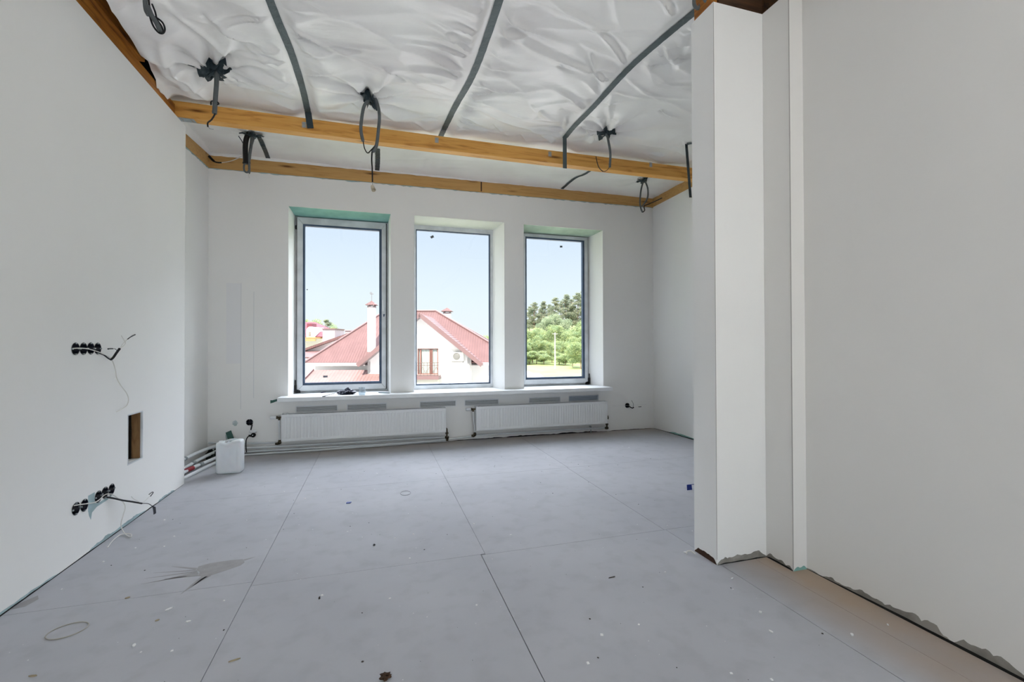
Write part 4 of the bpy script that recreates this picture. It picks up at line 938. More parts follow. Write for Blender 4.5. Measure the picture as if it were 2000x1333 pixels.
wire([onY(433, 318, 5.6), onY(450, 315, 5.5), onY(465, 309, 5.35), onY(477, 303, 5.15)], 0.004, M_CREAMW, 'white_cable', 'thin white cable spanning from the ceiling corner to the black bundle', 'cable')
# fifth, past the beam right
c = (3.25, 5.04); t = drop(c, 'taped drop past the beam at the right, narrow double loop', 0.085, 12, 5); Y_ = lambda x, y: onY(x, y, 5.04)
part_tube(t, 'conduit', [Y_(1257, 352), Y_(1252, 372), Y_(1250, 395), Y_(1252, 408), Y_(1255, 415)], 0.010, M_GREY)
part_tube(t, 'conduit', [Y_(1259, 352), Y_(1265, 368), Y_(1265, 385), Y_(1259, 397), Y_(1254, 403)], 0.010, M_GREY)
part_tube(t, 'cable_tail', [Y_(1255, 415), Y_(1259, 411), Y_(1258, 403), Y_(1264, 400), Y_(1278, 394), Y_(1293, 387)], 0.0065, M_BLACK)
# sixth, near the viewpoint top left
c = (-1.22, 2.95); t = drop(c, 'flattened conduit wrapped in a black loop, nearest the viewpoint', 0.07, 15, 4); Y_ = lambda x, y: onY(x, y, 2.95)
part_tube(t, 'conduit', [Vector((-1.22, 2.95, fz(-1.22, 2.95))), Y_(284, 12), Y_(290, 30)], 0.011, M_GREY)
part_tube(t, 'conduit', [Y_(288, 12), Y_(296, 30), Y_(306, 45), Y_(314, 63)], 0.013, M_GREY)
part_tube(t, 'cable_loop', [Y_(290, -4), Y_(292, 15), Y_(293, 32), Y_(299, 50), Y_(309, 63), Y_(318, 65), Y_(322, 57), Y_(318, 45), Y_(308, 36), Y_(297, 31)], 0.0048, M_BLACK)
part_tube(t, 'cable_loop', [Y_(297, 8), Y_(303, 23), Y_(307, 38), Y_(316, 52), Y_(319, 64)], 0.0045, M_BLACK)

# ------------------------------------------------------------------ things on the sill
def onsill(x, y, h=0.0): return onZ(x, y, ZS+h)
r_ = random.Random(21)
bm = bmesh.new(); bmesh.ops.create_icosphere(bm, subdivisions=5, radius=1)
c0 = onsill(676, 771)
from mathutils import noise as mn
for v in bm.verts:
    p = v.co.copy(); n_ = mn.noise(p*2.6+Vector((3, 1, 2)))*0.35+abs(mn.noise(p*6.0))*0.45-0.1
    v.co = Vector((p.x*0.10, p.y*0.055, p.z*0.028))*(1+n_)+Vector((0, 0, 0.024))
    if p.z > 0.3: v.co.z += 0.025*math.exp(-((p.x-0.15)/0.18)**2)*(p.z-0.3)*1.6
    v.co.z = max(0.0008, v.co.z)
me = bpy.data.meshes.new('crumpled_bag'); bm.to_mesh(me); bm.free()
M_BAG = mat('dark_sheet', (0.012, 0.014, 0.026), 0.32, var2=(0.10, 0.11, 0.17), vscale=22, spec=0.5); me.materials.append(M_BAG)
o = bpy.data.objects.new('crumpled_bag', me); COL.objects.link(o); o.location = (c0.x, c0.y+0.02, ZS); tag(o, 'crumpled black and blue bag lying on the windowsill', 'bag')
a = onsill(632, 775.5); b = onsill(654, 770.5)
tag(MB().bar(a+Vector((0, 0, .006)), b+Vector((0, 0, .012)), 0.008, 0.006).bar(a+Vector((-0.006, -0.02, .005)), a+Vector((0.012, 0.006, .006)), 0.016, 0.008).build('dark_stick', M_BLACK, base=a), 'thin dark stick poking out of the crumpled bag on the sill', 'stick')
a = onsill(627, 769); b = onsill(646, 764.5)
tag(MB().bar(a+Vector((0, 0.05, .004)), b+Vector((0, 0.05, .006)), 0.02, 0.006).build('dark_strap', mat('dull_purple', (0.07, 0.06, 0.12), 0.6), base=a), 'flat purple grey strap lying against the left window frame', 'strap')
a = onsill(707, 771.5)
cp = MB().lathe((a.x, a.y, ZS), (0, 0, 1), [(0, 0), (0.0, 0.036), (0.02, 0.040), (0.085, 0.034), (0.088, 0.037), (0.088, 0.0335), (0.02, 0.038), (0.002, 0.034), (0.002, 0)], 28)
tag(cp.build('plastic_cup', M_CUP, base=(a.x, a.y, ZS)), 'clear plastic cup standing upside down beside the crumpled bag', 'cup')
a = onsill(739.5, 768); b = onsill(761, 768.5)
tag(MB().tube([a+Vector((0, 0, .004)), b+Vector((0, 0, .004))], 0.004, 6).build('green_pencil', mat('pencil_green', (0.03, 0.13, 0.13), 0.5), base=a), 'green pencil lying on the sill by the left pier', 'pencil')
a = onY(528, 785, YB-0.003); b = onY(543, 780, YB-0.003)
tag(MB().prism([(a.x, a.z-0.02), (a.x+0.03, a.z-0.012), (b.x+0.02, b.z-0.012), (b.x+0.03, b.z+0.012), (a.x+0.02, a.z+0.014), (a.x, a.z+0.016)], my(YB), 0, -0.003).build('tape_scrap', MATS['dark_green_scrap'], base=(a.x, YB, a.z)), 'dark green tape scrap at the left end of the windowsill', 'tape')

# ------------------------------------------------------------------ floor litter
def fl(x, y, z=0.0): return onZ(x, y, z)
def ringwire(c, rx, ry, r, label, m, rot=0):
    pts = [(c[0]+rx*math.cos(t)*math.cos(rot)-ry*math.sin(t)*math.sin(rot), c[1]+rx*math.cos(t)*math.sin(rot)+ry*math.sin(t)*math.cos(rot), r) for t in [2*PI*i/48 for i in range(48)]]
    tag(MB().tube(pts, r, 6, closed=True).build('wire_ring', m, base=(c[0], c[1], 0)), label, 'wire ring')
ringwire((-1.246, 2.382), 0.066, 0.056, 0.0022, 'large pale wire ring lying on the floor by the left wall', mat('tan_wire', (0.42, 0.40, 0.35), 0.5), 0.3)
ringwire((0.228, 3.792), 0.040, 0.055, 0.0018, 'small faint wire ring lying in the middle of the floor', mat('grey_wire', (0.30, 0.30, 0.32), 0.5))
def blob(name, c, s, m, label, cat, seed=1, flat=0.4):
    bm = bmesh.new(); bmesh.ops.create_icosphere(bm, subdivisions=3, radius=1)
    for v in bm.verts:
        p = v.co.copy(); k_ = 1+mn.noise(p*2+Vector((seed, 0, 0)))*0.6+mn.noise(p*5+Vector((seed, 2, 0)))*0.4
        v.co = Vector((p.x*s[0], p.y*s[1], p.z*s[2]))*k_; v.co.z = max(0, v.co.z+s[2]*0.6)
    me = bpy.data.meshes.new(name); bm.to_mesh(me); bm.free(); me.materials.append(m)
    o = bpy.data.objects.new(name, me); COL.objects.link(o); o.location = (c[0], c[1], 0.0002); tag(o, label, cat); return o
p = fl(752, 1326); blob('dead_leaf_clump', p, (0.020, 0.014, 0.010), M_LEAFB, 'brown dead leaf clump on the floor at the seam, nearest the viewpoint', 'leaf', 3)
p = fl(731, 1066); blob('dark_pebble', p, (0.006, 0.006, 0.005), M_BLACK, 'small black pebble in the middle of the floor', 'pebble', 5)
p = fl(624, 1170); blob('dark_crumb', p, (0.004, 0.008, 0.005), M_CHIPD, 'dark curled crumb left of the dark pebble', 'crumb', 6)
p = fl(681, 983); q = MB().prism([(p.x-0.018, p.y-0.010), (p.x+0.014, p.y-0.014), (p.x+0.020, p.y+0.010), (p.x-0.010, p.y+0.016)], lambda a, b, t: (a, b, t), 0, 0.006)
tag(q.build('blue_scrap', M_BLUE, base=(p.x, p.y, 0)), 'tiny blue tape scrap in the middle of the floor', 'tape')
p = fl(1348, 958); q = MB().add([(p.x-0.03, p.y, 0.001), (p.x+0.02, p.y, 0.001), (p.x+0.03, p.y+0.02, 0.035), (p.x-0.018, p.y+0.02, 0.040), (p.x+0.07, p.y+0.03, 0.037), (p.x+0.07, p.y+0.03, 0.030)], [(0, 1, 2, 3), (2, 5, 4, 3)])
tag(q.build('blue_scrap', M_BLUE, base=(p.x, p.y, 0), fix=False), 'blue tape scrap standing up beside the partition', 'tape')
p = fl(1350, 1083); q = MB(); 
tag(MB().tube(smooth_path([(p.x-0.03, p.y, 0.004), (p.x-0.02, p.y+0.01, 0.014), (p.x, p.y, 0.018), (p.x+0.012, p.y-0.02, 0.008)]), 0.003, 6).build('wire_offcut', M_CREAMW, base=(p.x, p.y, 0)), 'short curled white offcut at the foot of the partition end', 'offcut')
def chip(px, py, L_, w, rot, m, label, cat='chip'):
    p = fl(px, py); c, s_ = math.cos(rot), math.sin(rot)
    pts = [(-L_, -w*0.2), (-L_*0.3, -w), (L_*0.6, -w*0.7), (L_, 0.1*w), (L_*0.5, w), (-L_*0.6, w*0.8)]
    pts = [(p.x+a*c-b*s_, p.y+a*s_+b*c) for a, b in pts]
    o = MB().prism(pts, lambda a, b, t: (a, b, t), 0.0, 0.004).build('plaster_chip' if m is M_CHIP else 'wood_chip', m, base=(p.x, p.y, 0)); tag(o, label, cat)
chip(330, 1191, 0.016, 0.005, 0.7, M_CHIP, 'white flake on the floor right of the large wire ring')
chip(262, 1262, 0.006, 0.010, 0.3, M_CHIP, 'white flake between the large wire ring and the left seam')
chip(368, 1215, 0.010, 0.004, 0.0, M_CHIP, 'white flake just left of the left seam')
chip(307, 1213, 0.008, 0.004, 0.4, M_CHIPW, 'tan wood chip right of the large wire ring')
chip(64, 1322, 0.014, 0.004, -0.2, M_CHIPW, 'tan wood chip near the left wall, nearest the viewpoint')
chip(249, 1169, 0.010, 0.006, 0.4, M_CHIPW, 'tan wood chip below the damp stain')
chip(458, 1291, 0.020, 0.003, 0.25, M_CHIPW, 'long tan sliver right of the left seam')
chip(1195, 1129, 0.020, 0.002, 0.1, M_CHIPD, 'long dark sliver right of the middle seam')
chip(1338, 1080, 0.010, 0.006, 0.0, M_CHIP, 'white flake beside the foot of the partition')
chip(1430, 1131, 0.009, 0.003, 0.2, M_CHIP, 'white flake on the seam in front of the partition')
chip(1485, 1197, 0.008, 0.007, 0.2, M_CHIP, 'white flake left of the browner strip')
chip(1664, 1241, 0.009, 0.006, 0.5, M_CHIP, 'white flake between the seam and the right wall')
chip(1506, 1235, 0.004, 0.010, 0.2, M_CHIP, 'upright looking white flake left of the browner strip')
# countless crumbs of plaster and dirt
def crumbs(name, m, n, seed, s0, s1, label, region):
    r_ = random.Random(seed); mb = MB()
    while n > 0:
        x = region[0]+(region[1]-region[0])*r_.random(); y = region[2]+(region[3]-region[2])*r_.random()**1.2
        if x > 2.17 and y < 2.0: continue
        if x > 1.75 and 1.9 < y < 2.3: continue
        s_ = s0+(s1-s0)*r_.random()**3; a = r_.random()*6; c, q = math.cos(a), math.sin(a); e_ = 0.4+0.8*r_.random()
        mb.add([(x+(u*c-v*q*e_)*s_, y+(u*q+v*c*e_)*s_, z) for z, k_ in ((0, 1), (s_*0.5, 0.6)) for u, v in ((-k_, -k_), (k_, -k_), (k_, k_), (-k_, k_))],
               [(4, 5, 6, 7), (0, 1, 5, 4), (1, 2, 6, 5), (2, 3, 7, 6), (3, 0, 4, 7)]); n -= 1
    tag(mb.build(name, m, base=(0.3, 3, 0)), label, 'debris', kind='stuff')
crumbs('dark_crumbs', M_CHIPD, 170, 1, 0.0012, 0.0045, 'dark crumbs of dirt strewn over the whole floor', (-1.5, 2.9, 1.2, 5.0))
crumbs('plaster_crumbs', M_CHIP, 200, 2, 0.0015, 0.007, 'white crumbs of plaster strewn over the whole floor', (-1.5, 2.9, 1.2, 5.0))
# damp stain with its splashes
stp = [(388, 1107), (410, 1101), (450, 1095), (474, 1093), (478, 1099), (470, 1105), (450, 1112), (420, 1122), (404, 1127), (388, 1126), (390, 1118), (384, 1114)]
st = MB().prism([tuple(fl(x, y).xy) for x, y in stp], lambda a, b, t: (a, b, t), 0.0, 0.0005)
for (x0, y0, x1, y1, w) in ((386, 1118, 300, 1138, .006), (388, 1121, 275, 1142, .006), (392, 1124, 320, 1132, .005), (400, 1126, 352, 1162, .010), (384, 1112, 335, 1107, .006), (390, 1114, 300, 1120, .004), (408, 1125, 372, 1148, .008), (384, 1117, 282, 1131, .004), (476, 1095, 500, 1088, .006)):
    a = fl(x0, y0); b = fl(x1, y1); d = (b-a).normalized(); s_ = Vector((-d.y, d.x, 0)); m_ = a.lerp(b, 0.5)
    pts = [a+s_*w*1.6, m_+s_*w, b, m_-s_*w, a-s_*w*1.6]
    st.prism([tuple(q.xy) for q in pts], lambda a, b, t: (a, b, t), 0.0, 0.00045)
st.build('damp_stain', M_STAIN, floor)
p = fl(48, 1180); MB().prism([(p.x-0.05, p.y-0.05), (p.x+0.02, p.y-0.03), (p.x+0.035, p.y+0.03), (p.x+0.01, p.y+0.07), (p.x-0.02, p.y+0.02)], lambda a, b, t: (a, b, t), 0.0, 0.0005).build('damp_stain', M_STAIN, floor)

# ================================================================== OUTSIDE
# frame of the neighbouring plots: u runs along their street front, d away from our house, turned by the lot angle
LOT = Matrix.Rotation(-_y, 4, 'Z')
def lot(u, d, z): return LOT @ Vector((u, d, z))
def U(px, d): return (px-1000)*d/FPX
def H(py, d): return 1.2+(674.8-py)*d/FPX
GZ = -3.5
def M_tiles(name, col, rib=0.20, step=0.35):
    m, nt, b = newmat(name); L = nt.links.new
    t = nt.nodes.new('ShaderNodeTexCoord'); mp = nt.nodes.new('ShaderNodeMapping'); mp.inputs['Rotation'].default_value = (0, 0, 0)
    L(t.outputs['Object'], mp.inputs[0])
    sp = nt.nodes.new('ShaderNodeSeparateXYZ'); L(mp.outputs[0], sp.inputs[0])
    def math_(op, a, c=None):
        q = nt.nodes.new('ShaderNodeMath'); q.operation = op
        for i, v in enumerate((a, c)):
            if v is None: continue
            if isinstance(v, (int, float)): q.inputs[i].default_value = v
            else: L(v, q.inputs[i])
        return q.outputs[0]
    s1 = math_('SINE', math_('MULTIPLY', sp.outputs['X'], 2*PI/rib))
    fr_ = math_('FRACT', math_('MULTIPLY', sp.outputs['Z'], 1/step))
    h = math_('ADD', math_('MULTIPLY', s1, 0.018), math_('MULTIPLY', fr_, 0.022))
    bp = nt.nodes.new('ShaderNodeBump'); bp.inputs['Strength'].default_value = 1.0; bp.inputs['Distance'].default_value = 1.0
    L(h, bp.inputs['Height']); L(bp.outputs[0], b.inputs['Normal'])
    n = nt.nodes.new('ShaderNodeTexNoise'); n.inputs['Scale'].default_value = 1.2; L(t.outputs['Object'], n.inputs['Vector'])
    r = nt.nodes.new('ShaderNodeValToRGB'); r.color_ramp.elements[0].position = 0.3; r.color_ramp.elements[0].color = (*[c*0.85 for c in col], 1)
    r.color_ramp.elements[1].position = 0.7; r.color_ramp.elements[1].color = (*col, 1); L(n.outputs['Fac'], r.inputs[0]); L(r.outputs[0], b.inputs['Base Color'])
    b.inputs['Roughness'].default_value = 0.75; b.inputs['Specular IOR Level'].default_value = 0.12
    return m
M_ROOF = M_tiles('red_brown_metal_tile', (0.20, 0.118, 0.116))
M_ROOFP = M_tiles('pink_metal_tile', (0.27, 0.17, 0.16), 0.24, 0.30)
M_FASCIA = mat('brown_fascia', (0.20, 0.125, 0.125), 0.5)
M_STUCCO = mat('white_stucco', (0.80, 0.80, 0.78), 0.9)
M_SOFFIT = mat('grey_soffit', (0.30, 0.27, 0.28), 0.8)
M_REDROOF = M_tiles('crimson_roof', (0.22, 0.075, 0.095))
M_BEIGE = mat('beige_render', (0.42, 0.36, 0.37), 0.9, var=0.15, vscale=0.8)
M_ORANGE = mat('orange_timber', (0.50, 0.27, 0.12), 0.7)
M_FRAMEB = mat('brown_joinery', (0.24, 0.11, 0.09), 0.5)
M_CURT = mat('pale_curtain', (0.50, 0.56, 0.53), 0.8, var=0.35, vscale=6, stretch=(6, 6, 0.2))
M_IRON = mat('wrought_iron', (0.12, 0.07, 0.06), 0.5)
M_GUTTER = mat('pale_gutter', (0.62, 0.56, 0.55), 0.4)

def hip(name, parent, pts, faces, m, th=0.0):
    mb = MB(); mb.add([lot(*p) for p in pts], faces); o = mb.build(name, m, parent); return o
class LB(MB):     # boxes in lot axes
    def build(s, name, m=None, parent=None, base=None, fix=True):
        # keep mesh data in lot axes, rotate the object
        me = bpy.data.meshes.new(name); me.from_pydata([tuple(p) for p in s.v], [], s.f); me.polygons.foreach_set('use_smooth', s.sm); me.update()
        bm = bmesh.new(); bm.from_mesh(me); bmesh.ops.recalc_face_normals(bm, faces=bm.faces); bm.to_mesh(me); bm.free()
        o = bpy.data.objects.new(name, me); COL.objects.link(o)
        if m: me.materials.append(m)
        if parent is not None: o.parent = parent
        return o
def lot_thing(name, base, label, cat, group=None):   # Empty at the thing's base turned to the lot; mesh data relative to it
    o = bpy.data.objects.new(name, None); COL.objects.link(o); o.matrix_world = Matrix.Translation(lot(*base)) @ LOT
    tag(o, label, cat, group); o['_l'] = list(base); return o
def lp_(t, mb, name, m, par=None):
    b = Vector(t['_l']); mb.v = [tuple(Vector(p)-b) for p in mb.v]
    o = LB.build(mb, name, m, par if par is not None else t); return o
def slope(pts, th=0.10):   # solid roof plane from corner points
    P = [Vector(p) for p in pts]; n = (P[1]-P[0]).cross(P[2]-P[0]).normalized()
    if n.z < 0: n = -n
    N = len(P); mb = LB(); mb.add(P+[p-n*th for p in P], [tuple(range(N)), tuple(range(N, 2*N))[::-1]]+[(i, (i+1) % N, (i+1) % N+N, i+N) for i in range(N)])
    return mb

# --- the white gabled house straight across
hb = (-7.0, 38.0, GZ)
ho_ = lot_thing('neighbour_house', hb, 'white gabled house with a red brown metal tile roof beyond the windows', 'house')
e = LB().box(-15.0, 0.3, 34.6, 43.4, GZ, -0.05); lp_(ho_, e, 'wall', M_STUCCO)
EZ, RZ, ED, RD, BD = -0.07, 4.15, 34.0, 39.15, 44.3
A, B_, C_, D_ = (-15.55, ED, EZ), (0.75, ED, EZ), (0.75, BD, EZ), (-15.55, BD, EZ)
P1, P2 = (-10.95, RD, RZ), (-6.55, RD, RZ)
for pts in ([A, B_, P2, P1], [B_, C_, P2], [C_, D_, P1, P2], [D_, A, P1]):
    lp_(ho_, slope(pts), 'roof_slope', M_ROOF)
for a, b in ((A, P1), (P1, P2), (P2, B_), (P2, C_), (P1, D_)):
    lp_(ho_, LB().tube([Vector(a)+Vector((0, 0, .03)), Vector(b)+Vector((0, 0, .03))], 0.09, 8), 'ridge_cap', M_FASCIA)
lp_(ho_, LB().box(-15.5, -11.2, ED-0.12, ED+0.02, EZ-0.24, EZ-0.02).box(-2.2, 0.7, ED-0.12, ED+0.02, EZ-0.24, EZ-0.02), 'gutter', M_GUTTER)
lp_(ho_, LB().box(-15.4, 0.6, ED+0.02, 34.6, EZ-0.24, EZ-0.16), 'soffit', M_SOFFIT)
# cross gable
gu, gz, hw, gd = -6.6, 3.50, 4.45, 32.4
sl_ = (gz+0.12)/hw
for s_ in (-1, 1):
    lp_(ho_, slope([(gu, gd, gz), (gu, 38.3, gz), (gu+s_*hw, 34.2, gz-sl_*hw), (gu+s_*hw, gd, gz-sl_*hw)]), 'gable_roof', M_ROOF)
    a = Vector((gu, gd-0.02, gz-0.10)); b = Vector((gu+s_*hw, gd-0.02, gz-sl_*hw-0.10))
    lp_(ho_, LB().bar(a, b, 0.06, 0.30, up=(0, 0, 1)), 'bargeboard', M_FASCIA)
    a = Vector((gu, gd+0.3, gz-0.28)); b = Vector((gu+s_*(hw-0.15), gd+0.3, gz-sl_*(hw-0.15)-0.28))
    lp_(ho_, LB().bar(a, b, 0.60, 0.03, up=(0, 0, 1)), 'soffit', M_SOFFIT)
gw = LB(); L0, L1 = -10.49, -3.05
zl, zr = gz-sl_*(gu-L0)-0.22, gz-sl_*(L1-gu)-0.22
DOOR = (-6.88, -5.36, -0.92, 0.98)
gw.prism([(L0, GZ), (L1, GZ), (L1, zr), (gu, gz-0.22), (L0, zl)], lambda a, b, t: (a, 33.0+t, b), 0, 0.25, [[(DOOR[0], DOOR[2]), (DOOR[1], DOOR[2]), (DOOR[1], DOOR[3]), (DOOR[0], DOOR[3])]])
gw.box(L0, L0+0.2, 33.0, 34.7, GZ, zl-0.05); gw.box(L1-0.2, L1, 33.0, 34.7, GZ, zr-0.05)
lp_(ho_, gw, 'gable_wall', M_STUCCO)
dr = LB(); d0, d1, z0, z1 = DOOR
for x in (d0+0.04, d0+0.22, (d0+d1)/2+0.22, d1-0.04): dr.box(x-0.045, x+0.045, 33.10, 33.16, z0, z1)
dr.box((d0+d1)/2+0.12, (d0+d1)/2+0.32, 33.10, 33.17, z0, z1); dr.box(d0, d1, 33.10, 33.16, z1-0.07, z1); dr.box(d0, d1, 33.10, 33.16, z0, z0+0.08)
do = lp_(ho_, dr, 'balcony_door', M_FRAMEB)
cu = LB(); xs_ = [d0+(d1-d0)*i/60 for i in range(61)]
cu.add([(x, 33.20+0.03*math.sin(i*1.3), z) for z in (z0, z1) for i, x in enumerate(xs_)], [(i, i+1, 62+i, 61+i) for i in range(60)], True)
lp_(ho_, cu, 'curtain', M_CURT, do)
lp_(ho_, LB().box(-7.3, -5.16, 31.9, 33.0, -1.20, -0.96), 'balcony_slab', M_FASCIA)
lp_(ho_, LB().box(-7.25, -5.25, 32.1, 33.0, -2.6, -1.20), 'balcony_base', mat('pale_yellow_stucco', (0.62, 0.62, 0.52), 0.9))
ra = LB()
for z in (-0.02, -0.20, -0.88): ra.tube([(-7.2, 31.98, z), (-5.22, 31.98, z)], 0.018, 6); ra.tube([(-5.22, 31.98, z), (-5.22, 33.0, z)], 0.018, 6)
for i in range(9):
    x = -7.2+1.98*i/8; ra.tube([(x, 31.98, -0.95), (x, 31.98, -0.02)], 0.014, 6)
    if i < 8:
        xc = x+0.124
        ra.tube([(xc+0.08*math.cos(t), 31.98, -0.54+0.28*math.sin(t)*(1 if i % 2 else -1)*math.cos(t*0.5)) for t in [k*0.5 for k in range(13)]], 0.012, 5)
lp_(ho_, ra, 'balcony_railing', M_IRON)
def chimney(par, u, d, w, zb, zt, vane, lab):
    c = lp_(par, LB().box(u-w/2, u+w/2, d-w/2, d+w/2, zb, zt), 'chimney', M_STUCCO)
    k = LB()
    for sx_ in (-1, 1):
        for sy_ in (-1, 1): k.box(u+sx_*w*0.42-0.05, u+sx_*w*0.42+0.05, d+sy_*w*0.42-0.05, d+sy_*w*0.42+0.05, zt, zt+0.22)
    k.box(u-w*0.52, u+w*0.52, d-w*0.52, d+w*0.52, zt, zt+0.10)
    lp_(par, k, 'cap_posts', M_BEIGE, c)
    q = w*0.82; zz = zt+0.20
    lp_(par, LB().add([(u-q, d-q, zz), (u+q, d-q, zz), (u+q, d+q, zz), (u-q, d+q, zz), (u, d, zz+0.36)], [(0, 1, 4), (1, 2, 4), (2, 3, 4), (3, 0, 4), (0, 3, 2, 1)]), 'cap_roof', M_ROOF, c)
    if vane:
        v = LB().tube([(u, d, zz+0.33), (u, d, zz+0.95)], 0.012, 6); v.tube([(u-0.12, d, zz+0.88), (u+0.14, d, zz+0.88)], 0.012, 5)
        v.tube([(u+0.03*0-0.06+0.07*math.cos(t), d, zz+0.95+0.06*math.sin(t)) for t in [k_*0.6 for k_ in range(9)]], 0.012, 5)
        lp_(par, v, 'weather_vane', M_IRON, c)
chimney(ho_, U(726, 35.2), 35.2, 0.50, 0.6, H(601, 35.2), True, '')
chimney(ho_, U(873.5, 41.0), 41.0, 0.62, 2.0, H(613, 41.0), False, '')
# lower tiled roof in front of the left part
an = lot_thing('garage', (-11.6, 31, GZ), 'low garage with a pink tiled roof in front of the white gabled house', 'garage')
lp_(an, slope([(-14.62, 33.5, -0.60), (-8.0, 33.5, -0.60), (-8.0, 28.6, -3.05), (-15.1, 28.6, -3.05)], 0.08), 'roof_slope', M_ROOFP)
lp_(an, LB().box(-14.6, -8.2, 29.2, 33.5, GZ, -3.2), 'wall', M_STUCCO)
lp_(an, LB().bar(Vector((-14.66, 33.5, -0.52)), Vector((-15.14, 28.6, -2.97)), 0.16, 0.10), 'verge', M_FASCIA)
# AC unit on the gable wall
ac = lot_thing('air_conditioner', (U(894.5, 32.8), 32.8, H(707, 32.8)), 'white air conditioner unit hung on the gable wall across', 'air conditioner')
au, az, s_ = U(894.5, 32.8), H(697, 32.8), 32.8/FPX
lp_(ac, LB().box(au-11.5*s_, au+11.5*s_, 32.55, 32.90, az-8*s_, az+9*s_), 'casing', mat('unit_white', (0.66, 0.65, 0.58), 0.6))
gr_ = LB(); gc = (au-2*s_, az+1.0*s_)
for rad in (6.6, 5.2, 3.8, 2.2): gr_.tube([(gc[0]+rad*s_*math.cos(t), 32.54, gc[1]+rad*s_*math.sin(t)) for t in [2*PI*k_/28 for k_ in range(28)]], 0.018, 5, closed=True)
for k_ in range(8): gr_.tube([(gc[0], 32.54, gc[1]), (gc[0]+6.5*s_*math.cos(k_*PI/4), 32.54, gc[1]+6.5*s_*math.sin(k_*PI/4))], 0.012, 5)
lp_(ac, gr_, 'fan_guard', mat('unit_grey', (0.22, 0.22, 0.21), 0.6))
lp_(ac, LB().lathe((gc[0], 32.545, gc[1]), (0, 1, 0), [(0, 0), (0, 6.4*s_), (0.01, 6.4*s_), (0.01, 0)], 24), 'fan_disc', mat('unit_mid', (0.38, 0.38, 0.35), 0.6))
lp_(ac, LB().box(au-11.5*s_, au-10*s_, 32.5, 33.0, az-11*s_, az-8*s_).box(au+9*s_, au+10.5*s_, 32.5, 33.0, az-11*s_, az-8*s_).box(au-11.5*s_, au+10.5*s_, 32.48, 32.54, az-10.5*s_, az-8*s_), 'bracket', MATS['unit_grey'])

# --- houses farther left
hs2 = lot_thing('gabled_house', (U(668, 46), 47, GZ), 'low white gabled house with a thin roof edge behind the big roof at the left', 'house')
g0, g1, gm = U(560, 46), U(800, 46), U(690, 46); zt_ = H(648, 46); z0_ = H(690, 46)
lp_(hs2, LB().prism([(g0, GZ), (g1, GZ), (g1, z0_), (gm, zt_-0.15), (g0, z0_-0.2)], lambda a, b, t: (a, 46+t, b), 0, 0.3), 'wall', M_STUCCO)
for e_, zz in ((g0, z0_-0.2), (g1, z0_)):
    lp_(hs2, slope([(gm, 45.5, zt_), (gm, 56, zt_), (e_, 56, zz), (e_, 45.5, zz)], 0.22), 'roof_slope', M_ROOF)
lp_(hs2, slope([(U(560, 42), 45.9, H(685, 46)), (U(640, 46), 45.9, H(684, 46)), (U(640, 42), 42, H(697, 42)), (U(560, 42), 42, H(697, 42))], 0.12), 'porch_roof', M_ROOF)
lp_(hs2, LB().box(U(560, 42), U(640, 42), 42.4, 46, GZ, H(699, 42)), 'porch', M_STUCCO)
lp_(hs2, LB().box(U(676, 50), U(688, 50), 49.7, 50.3, 0, H(646, 50)).box(U(675, 50), U(689, 50), 49.6, 50.4, H(646, 50), H(644.5, 50)), 'chimney', M_BEIGE)
D6 = 64
hs3 = lot_thing('red_roof_house', (U(600, D6), D6+4, GZ), 'distant cream house with a crimson roof and a rounded white dormer', 'house')
lp_(hs3, LB().box(U(540, D6), U(630, D6), D6, D6+10, GZ, H(656, D6)), 'wall', M_STUCCO)
lp_(hs3, slope([(U(540, D6), D6-0.4, H(657, D6)), (U(634, D6), D6-0.4, H(657, D6)), (U(616, D6+5), D6+5, H(628.5, D6+5)), (U(560, D6+5), D6+5, H(628.5, D6+5))], 0.15), 'roof_slope', M_REDROOF)
lp_(hs3, slope([(U(634, D6), D6-0.4, H(657, D6)), (U(634, D6), D6+11, H(657, D6)), (U(616, D6+5), D6+5, H(628.5, D6+5))], 0.15), 'roof_slope', M_REDROOF)
s6 = D6/FPX
pts = [(U(603, D6), H(661, D6)), (U(618, D6), H(661, D6)), (U(618, D6), H(650, D6))]+[(U(610.5, D6)+7.5*s6*math.cos(t), H(647, D6)+9*s6*math.sin(t)) for t in [PI*k_/10 for k_ in range(11)]]+[(U(603, D6), H(650, D6))]
dm = lp_(hs3, LB().prism(pts, lambda a, b, t: (a, D6-0.8+t, b), 0, 4), 'dormer', M_STUCCO)
lp_(hs3, LB().box(U(608, D6), U(612, D6), D6-0.84, D6-0.80, H(656, D6), H(648, D6)), 'dormer_window', MATS['unit_grey'], dm)
lp_(hs3, LB().box(U(540, D6), U(629, D6), D6-2.0, D6, H(661, D6), H(658.5, D6)).box(U(540, D6), U(629, D6), D6-2.2, D6-2.0, H(666, D6), H(662, D6)), 'balcony', M_ORANGE)
lp_(hs3, LB().box(U(596, D6), U(606, D6), D6+0.5, D6+2, H(655, D6), H(631, D6)), 'chimney', M_REDROOF)
hs4 = lot_thing('beige_block', (U(642, 55), 56, GZ), 'square beige block with a brown parapet between the distant houses', 'building')
lp_(hs4, LB().box(U(630, 55), U(654, 55), 55, 58, GZ, H(643, 55)), 'wall', M_BEIGE)
lp_(hs4, LB().box(U(629, 55), U(655, 55), 54.9, 58.1, H(643, 55), H(641, 55)), 'parapet', M_FASCIA)
lp_(hs4, LB().box(U(654, 57), U(678, 57), 56, 59, GZ, H(657, 57)), 'side_wing', M_SOFFIT)

